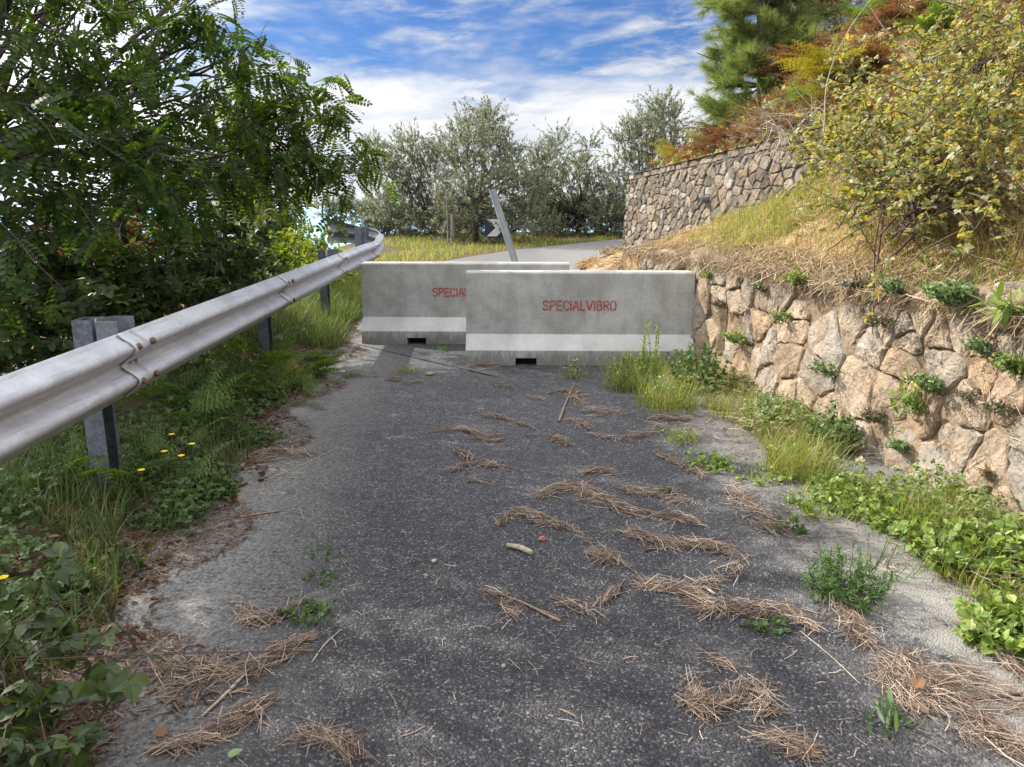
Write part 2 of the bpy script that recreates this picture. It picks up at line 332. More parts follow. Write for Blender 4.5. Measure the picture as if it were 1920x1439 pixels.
M['weed_m'] = leafmat('weed_leaf_mixed', [(.06, .11, .03), (.11, .17, .045), (.17, .23, .065), (.26, .30, .10), (.30, .25, .12)], .35, .5, (1.3, 1.3, .5), .4)
M['euph'] = leafmat('spurge_leaf', [(.12, .20, .085), (.19, .28, .12), (.26, .33, .15)], .3, .5, (1.2, 1.2, .6), .4)
M['petal'] = leafmat('yellow_petal', [(.75, .52, .01), (.85, .62, .02)], .2, .5, (1, 1, .6))
M['petal_b'] = leafmat('blue_petal', [(.22, .26, .62), (.30, .34, .7)], .2, .5, (1, 1, 1))
M['soil'] = ground_mat('verge_soil', [(.3, (.060, .042, .028)), (.5, (.115, .080, .050)), (.7, (.10, .095, .045))])
M['bank'] = ground_mat('bank_soil', [(.3, (.20, .125, .065)), (.5, (.34, .235, .13)), (.7, (.30, .25, .10))], 2.5, (.22, .13, .07))
M['mortar'] = ground_mat('mortar_earth', [(.3, (.17, .12, .078)), (.55, (.31, .235, .16)), (.75, (.39, .31, .225))], 4., (.13, .09, .06))
M['joint'] = ground_mat('dark_mortar', [(.3, (.065, .058, .05)), (.6, (.12, .105, .09)), (.75, (.16, .14, .12))], 5., (.05, .045, .04))
M['stone_hi'] = stone_mat('upper_wall_stone', [(.10, .086, .072), (.24, .20, .155), (.15, .13, .108), (.29, .235, .175), (.19, .168, .142), (.26, .19, .135), (.36, .33, .295), (.14, .122, .102), (.25, .225, .192)], (.11, .088, .068), .45)
M['stone_lo'] = stone_mat('lower_wall_stone', [(.28, .222, .162), (.39, .308, .23), (.29, .262, .228), (.41, .325, .24), (.34, .315, .285), (.39, .28, .19), (.32, .25, .19), (.25, .228, .205)], (.35, .235, .14), .65)
M['navy'] = simple('navy_sheeting', (.018, .025, .06), (.028, .035, .08), 8, .4, 0, 0)
M['white'] = simple('white_sheeting', (.66, .67, .70), (.76, .77, .79), 8, .4, 0, 0)
M['redstone'] = simple('red_brick_chip', (.26, .07, .055), (.40, .13, .10), 60, .9)
M['chip'] = simple('weathered_wood_chip', (.20, .17, .12), (.42, .37, .28), 40, .85)
M['deadstick'] = simple('dead_stick', (.13, .085, .06), (.30, .22, .165), 30, .85)
m, k = newmat('sea_water'); v = pos(k)
b = k.n('ShaderNodeBump', None, Strength=.2, Distance=2., Height=k.noise(v, .02, 4))
p = k.n('ShaderNodeBsdfPrincipled', None, Base_Color=(.22, .42, .58, 1), Roughness=.6, Normal=b.outputs[0]); out(k, p.outputs[0]); M['sea'] = m

# ------------------------------------------------------------------ terrain
def gz(x, y):                                  # natural ground
    x = np.asarray(x, float); y = np.asarray(y, float)
    base = zr(np.minimum(y, 29)) - .30 * np.maximum(0, y - 31)
    d = np.maximum(0, xl(y) - x)
    near = np.clip((17 - y) / 3, 0, 1)
    z = base + near * (.17 * np.clip(d / .55, 0, 1) - .30 * np.maximum(0, d - 1.6)) - (1 - near) * .25 * np.maximum(0, -4.5 - x)
    dr = np.maximum(0, x - 1.6)
    z = z + .03 * np.sin(x * 3.1 + y * 1.7) * np.clip(d, 0, 1) 
    return z
gx = np.concatenate([np.linspace(-90, -8, 20), np.linspace(-7.6, -1.0, 45), np.linspace(-.8, 4, 16), np.linspace(5, 60, 12)])
gy = np.concatenate([np.linspace(-8, 0, 6), np.linspace(.5, 32, 90), np.linspace(34, 140, 16)])
X, Y = np.meshgrid(gx, gy); Z = gz(X, Y)
nx, ny = len(gx), len(gy)
def gridF(ny, nx):
    i = np.arange(ny - 1)[:, None] * nx; j = np.arange(nx - 1)[None]
    return np.stack([i + j, i + j + 1, i + j + nx + 1, i + j + nx], -1).reshape(-1, 4)
tag(Geo().add(np.stack([X, Y, Z], -1), gridF(ny, nx)).build('ground', M['soil'], smooth=True), kind='structure')
tag(Geo().add([[-40000, -200, -70], [40000, -200, -70], [40000, 45000, -70], [-40000, 45000, -70]], np.array([[0, 1, 2, 3]])).build('sea', M['sea']), kind='structure')
# road sheet: left and right edges
def road_edges():
    L = [(xl(y) + .05 * math.sin(y * 5.3) + .035 * math.sin(y * 13.1 + 1) + .03 * math.sin(y * 29) - .02, y) for y in np.linspace(-6, 16.5, 346)] + [(-2.2, 17.6), (-1.46, 19.3), (0, 22), (1.6, 23.9), (3.56, 26.1), (6.5, 29)]
    Rr = [(xw(y) + .06, y) for y in np.linspace(-6, 9.6, 346)] + [(1.36, 12), (1.3, 15), (1.6, 18.2), (2.95, 21.5), (5, 24), (8.5, 27)]
    return np.array(L), np.array(Rr)
Le, Re = road_edges()
V = []; nc = 14
for a, b in zip(Le, Re):
    for t in np.linspace(0, 1, nc):
        q = a * (1 - t) + b * t; V.append([q[0], q[1], zr(q[1]) + .012])
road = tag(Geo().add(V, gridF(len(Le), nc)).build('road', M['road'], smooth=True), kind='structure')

# hillside to the right, lofted from profiles across y
def zb(y): return np.interp(y, [8.6, 10.1, 11.5, 12.5, 14.0], [1.76, 1.44, 1.12, .92, .66])
WEND = 14.0
def xu(y): return 3.35 - .26 * (np.asarray(y, float) - 8.8)
def topz(y): return np.interp(y, [7, 8.8, WEND], [2.48, 2.39, 2.06])
def profile(y):
    k1 = np.clip((y - 9.5) / 2.2, 0, 1); k1 = k1 * k1 * (3 - 2 * k1)
    ax = (xw(y) + .10) * (1 - k1) + np.interp(y, [9.6, 12, 14, 15, 18.2, 21.5, 26], [1.5, 1.35, 1.35, 1.4, 1.75, 2.95, 5.5]) * k1
    azz = 1.0 * (1 - k1) + float(zr(y)) * k1
    s1 = np.clip((y - 7.2) / 1.6, 0, 1); e1 = np.clip((y - WEND) / .5, 0, 1)
    bx = (xw(y) + 1.5) * (1 - s1) + (xu(min(y, WEND)) + .10) * s1
    bz = 2.05 * (1 - s1) + zb(max(y, 8.6)) * s1
    cx = bx + .30; cz = (bz + .28) * (1 - s1) + (topz(y) - .06) * s1
    bx = bx * (1 - e1) + (ax + 1.6) * e1; bz = bz * (1 - e1) + (azz + .35) * e1
    cx = cx * (1 - e1) + (ax + 2.4) * e1; cz = cz * (1 - e1) + (azz + .5) * e1
    sl = np.interp(y, [0, 7, 10, 12, 14, 14.6, 20], [.85, 1.0, 1.12, .95, .6, .2, .1])
    xs = [ax, ax + .01, bx, cx] + [cx + q for q in (1, 2.2, 4, 7, 14)]
    zs = [azz - .9 * (1 - k1) - .15, azz, bz, cz] + [cz + sl * q * (1 if q < 5 else .8) for q in (1, 2.2, 4, 7, 14)]
    return np.array(xs), np.array(zs)
def hz(x, y):
    xs, zs = profile(y); return float(np.interp(x, xs[1:], zs[1:]))
hy = np.linspace(-4, 26, 100); V = []
seg = [0, 1, 1.25, 1.5, 1.75, 2, 3, 3.3, 3.6, 4, 4.25, 4.5, 4.75, 5, 5.5, 6, 7, 8]
for y in hy:
    xs, zs = profile(y)
    for q in seg:
        V.append([np.interp(q, range(9), xs), y, np.interp(q, range(9), zs) + (.05 * math.sin(7 * y + q * 9) if q > 1 and q not in (2, 3) else 0)])
tag(Geo().add(V, gridF(len(hy), len(seg))).build('hillside', M['bank'], smooth=True), kind='structure')

# ------------------------------------------------------------------ stone walls
def clip(poly, p, n):                          # keep points with (q-p).n <= 0
    o = []; L = len(poly)
    dist = [(q - p) @ n for q in poly]
    for i in range(L):
        a, b = poly[i], poly[(i + 1) % L]; da, db = dist[i], dist[(i + 1) % L]
        if da <= 0: o.append(a)
        if da * db < 0: o.append(a + (b - a) * (da / (da - db)))
    return o
def layout(s0, s1, zlo, zhi, hr, wr, r, vj=.24):       # coursed random rubble cells in (s,z)
    seeds = []; z = zlo
    while z < zhi:
        h = r.uniform(*hr); s = s0 - r.uniform(0, .3)
        while s < s1:
            wd = r.uniform(*wr); 
            if r.random() < .22 and h > hr[0] * 1.3:
                seeds += [(s + wd / 2, z + h * .25), (s + wd / 2 + r.normal(0, .02), z + h * .75)]
            else: seeds.append((s + wd / 2 + r.normal(0, wd * .10), z + h / 2 + r.normal(0, h * vj)))
            if r.random() < .30: seeds.append((s + wd + r.normal(0, .02), z + h * r.choice([0., 1.]) + r.normal(0, .02)))
            s += wd
        z += h
    S = np.array(seeds); cells = []
    for i, c in enumerate(S):
        poly = [np.array(q) for q in ((s0, zlo), (s1, zlo), (s1, zhi), (s0, zhi))]
        d = np.linalg.norm(S - c, axis=1)
        for j in np.argsort(d)[1:26]:
            n = S[j] - c; L = np.linalg.norm(n)
            if L < 1e-6: continue
            poly = clip(poly, c + n * .5, n / L)
            if len(poly) < 3: break
        if len(poly) >= 3: cells.append(np.array(poly))
    return cells
def stones_geo(cells, place, gap, depth, r, keep=lambda c: True, res=20, sm_=.12):
    g = Geo()
    for poly in cells:
        c = poly.mean(0)
        if not keep(c): continue
        seg = np.roll(poly, -1, 0) - poly; L = np.linalg.norm(seg, axis=1); cum = np.concatenate([[0], np.cumsum(L)])
        if cum[-1] < .18: continue
        t = np.linspace(0, cum[-1], res, endpoint=False); idx = np.clip(np.searchsorted(cum, t, 'right') - 1, 0, len(L) - 1)
        q = poly[idx] + seg[idx] * ((t - cum[idx]) / np.maximum(L[idx], 1e-6))[:, None]
        size = math.sqrt(cum[-1] * .05 + 1e-6)
        q = (1 - 2 * sm_) * q + sm_ * (np.roll(q, 1, 0) + np.roll(q, -1, 0))
        rad = np.linalg.norm(q - c, axis=1).mean()
        q = c + (q - c) * (1 - (gap * r.uniform(.6, 1.6)) / max(rad, .03))
        q += r.normal(0, rad * .028, q.shape); an = np.linspace(0, 2 * PI, res, endpoint=False); q = c + (q - c) * (1 + .03 * np.sin(an * 3 + r.uniform(0, 6)) + .035 * np.sin(an * 7 + r.uniform(0, 6)) - .03)[:, None]
        hh = depth * r.uniform(.6, 1.25); chop = r.uniform(.02, .14); tilt = np.clip(r.normal(0, .05, 2), -.08, .08)
        ed = 1 - min(.16, .010 / max(rad, .04)); rings = [(1.0, -.10, 0), (1.0, hh * .55, .9), (ed, hh * .92, 1), (ed - .13, hh, 1), (.5, hh, 1), (.22, hh, 1)]
        pln = [(r.normal(0, 1, 2), r.uniform(.15, .55)) for _ in range(4)]; ph = r.uniform(0, 6, 4)
        def hgt(e, dep, nz):
            w_ = e - c; dd = dep + (w_ @ tilt) * nz
            for nv, st_ in pln:
                nv = nv / np.linalg.norm(nv); dd = dd - nz * np.maximum(0, w_ @ nv - rad * st_) * chop
            fq = 9 / max(rad, .05) * .35
            dd = dd + nz * depth * .10 * np.sin(w_[:, 0] * fq * 5.1 + ph[1] + 2 * np.sin(w_[:, 1] * fq * 3.3)) * np.sin(w_[:, 1] * fq * 4.7 + ph[0])
            return dd + nz * depth * .20 * (np.sin(w_[:, 0] * fq + ph[0]) * np.sin(w_[:, 1] * fq + ph[1]) + .5 * np.sin(w_[:, 0] * fq * 2.3 + ph[2]) * np.sin(w_[:, 1] * fq * 2.3 + ph[3]))
        V = []
        for sc, dep, nz in rings:
            e = c + (q - c) * sc; V.append(np.stack([e[:, 0], e[:, 1], hgt(e, dep, nz)], 1))
        V.append(np.array([[c[0], c[1], hgt(c[None], hh, 1)[0]]]))
        V = np.concatenate(V); F = []
        for a in range(5):
            for i in range(res):
                j = (i + 1) % res; F.append([a * res + i, a * res + j, (a + 1) * res + j, (a + 1) * res + i])
        T = [[5 * res + i, 5 * res + (i + 1) % res, 6 * res] for i in range(res)]
        g.add(place(V), [np.array(F), np.array(T)])
    return g
# upper dry stone wall, s = y along the wall
r1 = np.random.default_rng(11)
uw = thing('stone_wall', 'tall grey rubble stone wall with straight top behind the barriers, rusty ferns above it', 'wall', (2.7, 11.4, .9))
off = np.array([2.7, 11.4, .9])
un = np.array([-1., -.26]) / math.hypot(1, .26)
def place_u(V):
    s, z, d = V.T; z = z * topz(s) / 2.4; o_ = d - .05 * (z - 1.2) - .02
    return np.stack([xu(s) + o_ * un[0], s + o_ * un[1], z], 1) - off
cells = layout(7.0, WEND, 0.0, 2.4 - .13, (.10, .23), (.09, .36), r1, .14) + layout(7.0, WEND, 2.4 - .125, 2.4, (.124, .125), (.18, .44), r1)
stones_geo(cells, place_u, .006, .030, r1, lambda c: c[1] > zb(max(8.6, c[0])) - .35, 24, .02).build('stones', M['stone_hi'], uw)
ss = np.linspace(7.0, WEND, 60); zz = np.linspace(-.1, 2.385, 12)
S_, Z_ = np.meshgrid(ss, zz); gm = Geo().add(place_u(np.stack([S_.ravel(), Z_.ravel(), r1.normal(0, .006, S_.size) + .004], 1)), gridF(12, 60))
gm.add(np.array([[xu(s) + .02 + dx - off[0], s - off[1] + dx * .1, topz(s) - .015 - off[2]] for s in ss for dx in (0, .45)]), gridF(60, 2))
gm.build('mortar', M['joint'], uw)
ex = float(xu(WEND))                          # the wall's end turns away along +x
def place_e(V):
    s, z, d = V.T; z = z * topz(WEND) / 2.4
    return np.stack([ex + .05 * (z - 1.2) + .03 + s, WEND - .06 + d, z], 1) - off
stones_geo(layout(0, 2.2, 0, 2.4, (.15, .28), (.15, .38), r1), place_e, .012, .05, r1).build('return_stones', M['stone_hi'], uw)
dy_ = 11.15; dx_ = float(xu(dy_)); pz = 1.62
pp = Geo().add(*tube([[dx_ - .10, dy_ - .03, pz - .01], [dx_ + .12, dy_ + .03, pz + .01]], .05, 14)); V, F = tube([[dx_ - .104, dy_ - .03, pz - .01], [dx_ - .03, dy_, pz]], .039, 14); pp.add(V, F, 1)
o = pp.build('drain_pipe', [M['galv_dark'], M['black']], uw); o.location = tuple(-off)

# low retaining wall
r2 = np.random.default_rng(5)
lw = thing('retaining_wall', 'low sunlit wall of large tan boulders beside the road, weeds growing from its joints', 'wall', (2.2, 5, 0))
off2 = np.array([2.2, 5, 0])
ldir = np.array([-.16, 1.]) / math.hypot(.16, 1); lnorm = np.array([-ldir[1], ldir[0]])   # outward, to the road
lorg = np.array([2.97, 0.])
def ltop(s): return 1.08 + .05 * np.sin(s * 1.9) + .03 * np.sin(s * 5.3) - np.clip((s - 9.0) / .9, 0, 1) ** 2 * .55
def place_l(V):
    s, z, d = V.T; bulge = .03 * np.sin(s * 2.3 + 1) * np.sin(z * 4) + .035 * np.sin(s * .9)
    o_ = d - .07 * z + bulge
    far = np.clip(s - 9.15, 0, 1)
    p = lorg[None] + s[:, None] * ldir[None] + o_[:, None] * lnorm[None]
    p = p + far[:, None] ** 2 * np.array([[.55, -.3]])
    return np.stack([p[:, 0], p[:, 1], z], 1) - off2
gapc = (7.72, .30)
def keep_l(c):
    if c[1] > ltop(c[0]) - .10: return False
    if abs(c[0] - 6.98) < .12 and .2 < c[1] < .74: return False
    if abs(c[0] - 8.0) < .2 and c[1] > .80: return False
    return True
cl = layout(-2, 7.9, -.08, 1.18, (.11, .36), (.14, .58), r2) + layout(7.9, 10.1, -.08, 1.12, (.12, .24), (.14, .34), r2)
def holed(p): return (p[:, 0].min() < 7.03 and p[:, 0].max() > 6.93 and p[:, 1].max() > .28 and p[:, 1].min() < .66) or (p[:, 0].min() < 8.1 and p[:, 0].max() > 7.9 and p[:, 1].max() > .86)
cl = [p for p in cl if not holed(p)]
stones_geo(cl, place_l, .005, .040, r2, keep_l, 30, .03).build('boulders', M['stone_lo'], lw)
ss = np.linspace(-2, 10.1, 240); zz = np.linspace(-.1, 1, 24); V = []
for z in zz:
    for s in ss:
        d = r2.normal(0, .006) + .004 + .019 * math.sin(s * 5 + z * 7) * math.sin(z * 21 - s * 4) + .018 * max(0, z - .78) / .22
        if abs(s - 6.98) < .075 and .2 < z * ltop(s) < .74: d = -.22
        if abs(s - 8.0) < .18 and z * ltop(s) > .80: d = -.35
        V.append([s, z * float(ltop(s)), d])
Geo().add(place_l(np.array(V)), gridF(24, 240)).build('mortar', M['mortar'], lw, True)

# ------------------------------------------------------------------ barriers
PROF = [(0, 0), (0, .145), (.10, .295), (.135, .885), (.15, .90), (.335, .90), (.35, .885), (.385, .295), (.485, .145), (.485, 0)]
LET = {  # strokes on a 0..0.6 x 0..1 cell, with stencil breaks
 'S': [[(.56, .80), (.48, .96), (.30, 1), (.12, .95), (.05, .78), (.10, .62)], [(.20, .56), (.42, .48)], [(.50, .42), (.57, .25), (.50, .07), (.30, 0), (.12, .04), (.03, .18)]],
 'P': [[(.08, 0), (.08, 1)], [(.18, 1), (.42, .98), (.55, .85), (.55, .66), (.42, .52), (.18, .48)]],
 'E': [[(.08, 0), (.08, .46)], [(.08, .54), (.08, 1)], [(.08, 1), (.55, 1)], [(.18, .5), (.48, .5)], [(.08, 0), (.55, 0)]],
 'C': [[(.57, .78), (.48, .95), (.36, 1)], [(.26, .99), (.10, .88), (.04, .6), (.04, .4), (.10, .12), (.26, .01)], [(.36, 0), (.48, .05), (.57, .22)]],
 'I': [[(.1, 0), (.1, 1)]],
 'A': [[(.0, 0), (.26, 1)], [(.36, 1), (.60, 0)], [(.20, .32), (.42, .32)]],
 'L': [[(.08, 0), (.08, 1)], [(.18, 0), (.54, 0)]],
 'V': [[(.0, 1), (.26, .02)], [(.34, .02), (.60, 1)]],
 'B': [[(.08, 0), (.08, 1)], [(.18, 1), (.42, .97), (.52, .84), (.50, .62), (.34, .53)], [(.34, .49), (.52, .40), (.57, .22), (.46, .04), (.18, 0)]],
 'R': [[(.08, 0), (.08, 1)], [(.18, 1), (.42, .97), (.54, .83), (.52, .62), (.38, .52), (.18, .5)], [(.32, .46), (.58, 0)]],
 'O': [[(.24, 1), (.10, .90), (.03, .65), (.03, .35), (.10, .10), (.24, 0)], [(.38, 0), (.54, .12), (.60, .38), (.60, .62), (.54, .88), (.38, 1)]]}
def face_y(z): return np.interp(z, [.295, .885], [.10, .135])
def lettering(word, x0, z0, hgt, width):
    adv = {'I': .26}; tot = sum(adv.get(c, .66) + .06 for c in word); sx = width / tot; g = Geo(); x = x0; th = hgt * .09
    for c in word:
        for st in LET[c]:
            p = np.array([[x + q[0] * sx, z0 + q[1] * hgt] for q in st])
            d = np.gradient(p, axis=0); d = nrm(d); n = np.stack([-d[:, 1], d[:, 0]], 1) * th
            p[0] -= d[0] * th * .5; p[-1] += d[-1] * th * .5
            a, b = p + n, p - n; m_ = len(p)
            front = np.vstack([a, b]); V = np.vstack([np.stack([front[:, 0], face_y(front[:, 1]) - .0025, front[:, 1]], 1), np.stack([front[:, 0], face_y(front[:, 1]) + .004, front[:, 1]], 1)])
            F = []
            for i in range(m_ - 1):
                F.append([i, i + m_, i + m_ + 1, i + 1])
                F.append([i, i + 1, 2 * m_ + i + 1, 2 * m_ + i]); F.append([m_ + i + 1, m_ + i, 3 * m_ + i, 3 * m_ + i + 1])
            g.add(V, np.array(F))
        x += (adv.get(c, .66) + .06) * sx
    return g
def barrier(label, loc, rot, wid, txt_x):
    root = thing('concrete_barrier', label, 'barrier', loc); root.rotation_euler.z = rot
    # body with two fork slots through the plinth
    cuts = [0, wid * .22, wid * .312, wid * .69, wid * .782, wid]; g = Geo()
    for i in range(5):
        xa, xb = cuts[i], cuts[i + 1]; slot = i in (1, 3)
        pr = [(0, .07 if slot else 0), *PROF[1:-1], (.485, .07 if slot else 0)]
        n = len(pr); V = np.array([[x, y, z] for x in (xa, xb) for y, z in pr])
        F = np.array([[j, (j + 1) % n, n + (j + 1) % n, n + j] for j in range(n)])
        g.add(V, [F])
        if i == 0: g.add(V[:n], np.array([list(range(n))[::-1]]))
        if i == 4: g.add(V[n:], np.array([list(range(n))]))
        if slot:
            for x in (xa, xb): g.add([[x, 0, 0], [x, .485, 0], [x, .485, .07], [x, 0, .07]], np.array([[0, 1, 2, 3]]))
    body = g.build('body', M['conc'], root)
    for i in (1, 3):
        V, F = boxg(((cuts[i] + cuts[i + 1]) / 2, .25, .033), ((cuts[i + 1] - cuts[i]) / 2 - .003, .10, .032)); Geo().add(V, F).build('fork_slot', M['black'], body)
    lettering('SPECIALVIBRO', txt_x, .530, .088, .725).build('stencil_lettering', M['paint'], body)
    V, F = boxg((wid * .5, .2425, .9), (wid * .16, .035, .006)); bevel(Geo().add(V, F).build('top_key', M['conc'], root), .003)
    return root
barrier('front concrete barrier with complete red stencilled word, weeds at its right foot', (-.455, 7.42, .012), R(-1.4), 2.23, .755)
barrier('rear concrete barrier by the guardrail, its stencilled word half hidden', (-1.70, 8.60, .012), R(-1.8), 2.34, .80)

# leaning pole behind the barriers
a = np.array([.315, 9.32, 0.]); b = np.array([-.232, 9.32, 1.725])
pr = thing('leaning_pole', 'bare grey steel pole leaning left behind the concrete barriers', 'pole', a)
Vv, Ff = tube(np.array([a, b]) - a, .042, 20); ptube = Geo().add(Vv[:-2], Ff[0]).build('pole_tube', M['pole'], pr, True)
e = (b - a); e /= np.linalg.norm(e); Vv, Ff = tube(np.array([b - e * .3, b - e * .004]) - a, .037, 20); Geo().add(Vv, Ff).build('bore', M['black'], ptube)
# chevron sign
cs = thing('chevron_sign', 'square navy road sign with a pale chevron pointing right below the olive trees', 'sign', (-.53, 24.3, .34))
panel = bevel(Geo().add(*boxg((0, 0, .51), (.32, .012, .32))).build('panel', M['navy'], cs), .006)
q = [(-.25, .26), (.06, .26), (.31, 0), (.06, -.26), (-.25, -.26), (.02, 0)]
V = [[x, -.016, .51 + z] for x, z in q] + [[x, -.010, .51 + z] for x, z in q]
Geo().add(V, [np.array([[0, 1, 2, 5]]), np.array([[5, 2, 3, 4]]), np.array([[i, (i + 1) % 6, 6 + (i + 1) % 6, 6 + i] for i in range(6)])]).build('chevron', M['white'], panel)
for x in (-.2, .2): Geo().add(*tube([[x, .04, -.1], [x, .04, .8]], .022, 8)).build('sign_post', M['galv_dark'], cs)
wp = thing('wooden_post', 'weathered grey wooden post standing in grass left of the chevron sign', 'post', (-1.83, 24, .33))
Geo().add(*tube([[0, 0, -.1], [.02, 0, .5], [.01, 0, .95]], [.07, .065, .055], 9)).build('post', M['wood_post'], wp)
Geo().add(*tube([[-.13, .15, -.1], [-.14, .1, .9], [-.17, .1, 1.6]], [.04, .035, .03], 7)).build('prop_stake', M['wood_post'], wp)

# ------------------------------------------------------------------ guardrail
_h = np.linspace(.155, -.155, 29)
WP = np.stack([.0425 * (1 - np.cos(2 * PI * _h / .155)) ** .85, _h], 1)        # W profile: offset to the road, height
RZ = .795
gl = [np.array([-1.7 - .05 * y, y]) for y in np.linspace(-1.5, 12.2, 30)]
cen = curve([[-2.31, 12.2, 0], [-2.32, 13.2, 0], [-2.36, 13.95, 0], [-2.52, 14.36, 0], [-2.80, 14.52, 0], [-3.05, 14.54, 0], [-3.42, 14.5, 0]], 40)[:, :2]
path = np.vstack([np.array(gl), cen[1:]])
arc = np.concatenate([[0], np.cumsum(np.linalg.norm(np.diff(path, axis=0), axis=1))])
def at_s(s): return np.array([np.interp(s, arc, path[:, 0]), np.interp(s, arc, path[:, 1])])
def rail_strip(sa, sb, push=0., flare=None, n=None):
    n = n or max(3, int((sb - sa) / .12)); V = []
    for s in np.linspace(sa, sb, n):
        p = at_s(s); d = at_s(s + .03) - at_s(s - .03); d /= np.linalg.norm(d); nn = np.array([d[1], -d[0]])
        f = 1 + (flare(s) if flare else 0)
        zz_ = 0 if s < arc[-1] - 2.2 else (s - arc[-1] + 2.2) * .13
        for o_, h in WP:
            V.append([*(p + nn * (o_ + push) ), RZ + h * f + zz_])
    V = np.array(V); m_ = len(WP); F = gridF(n, m_)
    V2 = V.copy(); k_ = 2
    return V, F
gr = thing('guardrail', 'long galvanised steel guardrail along the left verge, its far end curving back', 'guardrail', (0, 0, 0))
joints = [arc[np.argmin(abs(path[:, 1] - y))] if y < 12 else None for y in (.9, 3.75, 6.85, 9.85)]
joints = [float(np.interp(y, [p[1] for p in gl], arc[:30])) for y in (.85, 3.75, 6.85, 9.85)] + [arc[-1] - 2.35]
bounds = [0] + joints + [arc[-1] - .55]
for i in range(len(bounds) - 1):
    sa, sb = bounds[i], bounds[i + 1]
    V, F = rail_strip(sa - (.16 if i else 0), sb, -.004 * 0 + (.0))
    if i: 
        pass
    o = beam = Geo().add(V, F).build('rail_beam', M['galv'], gr, True)
    so_ = o.modifiers.new('thick', 'SOLIDIFY'); so_.thickness = .004; so_.offset = -1 if i % 2 else -1
    # each beam laps the next: nudge alternate beams outwards
    if i: V2 = None
    # overlap flange line
    if i < len(bounds) - 2:
        V, F = rail_strip(sb - .14, sb + .006, .0055, None, 4); o = Geo().add(V, F).build('lap_end', M['galv'], beam, True)
        so_ = o.modifiers.new('thick', 'SOLIDIFY'); so_.thickness = .005; so_.offset = 1
        for ds in (-.10, .07):
            for hh in (.088, -.082):
                p = at_s(sb + ds); d = at_s(sb + ds + .03) - at_s(sb + ds - .03); d /= np.linalg.norm(d); nn = np.array([d[1], -d[0]])
                oo = np.interp(hh, WP[::-1, 1], WP[::-1, 0]) + .008
                c = np.array([*(p + nn * oo), RZ + hh]); n3 = np.array([nn[0], nn[1], .55 if hh > 0 else .25 ]); n3 /= np.linalg.norm(n3)
                q = curve([c - n3 * .01, c + n3 * .008, c + n3 * .012], 4)
                Geo().add(*tube(q, [.017, .017, .016, .006], 12)).build('bolt', M['rust'], beam, True)
        p = at_s(sb - .02); d = at_s(sb + .01) - at_s(sb - .05); d /= np.linalg.norm(d); nn = np.array([d[1], -d[0]])
        for ds in (-.035, .03):
            c = np.array([*(at_s(sb - .02 + ds) + nn * .006), RZ + .002]); V, F = boxg((0, 0, 0), (.016, .008, .026))
            ang = math.atan2(d[1], d[0]); ca, sa_ = math.cos(ang), math.sin(ang); Rz = np.array([[ca, -sa_, 0], [sa_, ca, 0], [0, 0, 1]])
            Geo().add(V @ Rz.T + c, F).build('bolt', M['rust'], beam)
V, F = rail_strip(arc[-1] - .6, arc[-1], 0, lambda s: .55 * np.clip((s - arc[-1] + .6) / .6, 0, 1) ** 1.2, 9)
o = Geo().add(V, F).build('flared_end', M['galv_dark'], gr, True); so_ = o.modifiers.new('thick', 'SOLIDIFY'); so_.thickness = .004
def cpost(s, top, back=.12, spacer=True, setb=0.):
    p = at_s(s); d = at_s(s + .03) - at_s(s - .03); d /= np.linalg.norm(d); nn = np.array([d[1], -d[0]])
    g0 = float(gz(*p)) - .25
    c = p - nn * (back + .07)
    # C section: web + two flanges + lips
    prof = [(-.06, .045), (-.06, -.045), (.06, -.045), (.06, .045), (.035, .045)]
    pts = [c + d * a_ + nn * b_ for a_, b_ in prof]
    V = np.array([[*q, z] for z in (g0, top) for q in pts]); m_ = len(pts)
    o = Geo().add(V, np.array([[i, i + 1, m_ + i + 1, m_ + i] for i in range(m_ - 1)])).build('post', M['post_steel'], gr)
    x_ = o.modifiers.new('thick', 'SOLIDIFY'); x_.thickness = .006
    if spacer:
        q0 = p - nn * .01; pts = [q0 - d * .09, q0 - d * .09 - nn * (back - .02), q0 + d * .0 - nn * (back + .02), q0 + d * .09 - nn * (back - .02), q0 + d * .09]
        V = np.array([[*q, z] for z in (RZ - .13, top + .0) for q in pts]); m_ = 5
        o = Geo().add(V, np.array([[i, i + 1, m_ + i + 1, m_ + i] for i in range(m_ - 1)])).build('spacer', M['galv_dark'], gr)
        x_ = o.modifiers.new('thick', 'SOLIDIFY'); x_.thickness = .006
cpost(joints[1] + .0, 1.005); cpost(joints[2] + .05, .90); cpost(joints[3] - .05, 1.0); cpost(joints[0], 1.0)
cpost(arc[-1] - .70, RZ + .36); cpost(arc[-1] - 1.75, RZ + .16, spacer=False)

# ------------------------------------------------------------------ leaf templates (along +Y, normal +Z)
def oval(w=.42, L=1.): return np.array([[0, 0, 0], [w * .8, .25, .02], [w, .55, .03], [w * .55, .85, .01], [0, 1, -.02], [-w * .55, .85, .01], [-w, .55, .03], [-w * .8, .25, .02]]) * [L * .5, L, L], np.array([[0, 1, 2, 3, 4, 5, 6, 7]])
def folded(w=.7, L=1.):                       # ovate leaflet folded on the midrib with a toothed look
    V = np.array([[0, 0, 0], [w * .42, .18, .07], [w * .5, .45, .09], [w * .34, .72, .05], [0, 1, -.06], [-w * .34, .72, .05], [-w * .5, .45, .09], [-w * .42, .18, .07], [0, .45, 0]]) * L
    return V, np.array([[0, 1, 2, 8], [8, 2, 3, 4], [0, 8, 6, 7], [8, 4, 5, 6]])
def lance(w=.16): return np.array([[0, 0, 0], [w * .5, .35, .015], [w * .42, .7, .0], [0, 1, -.03], [-w * .42, .7, .0], [-w * .5, .35, .015]]), np.array([[0, 1, 2, 3, 4, 5]])
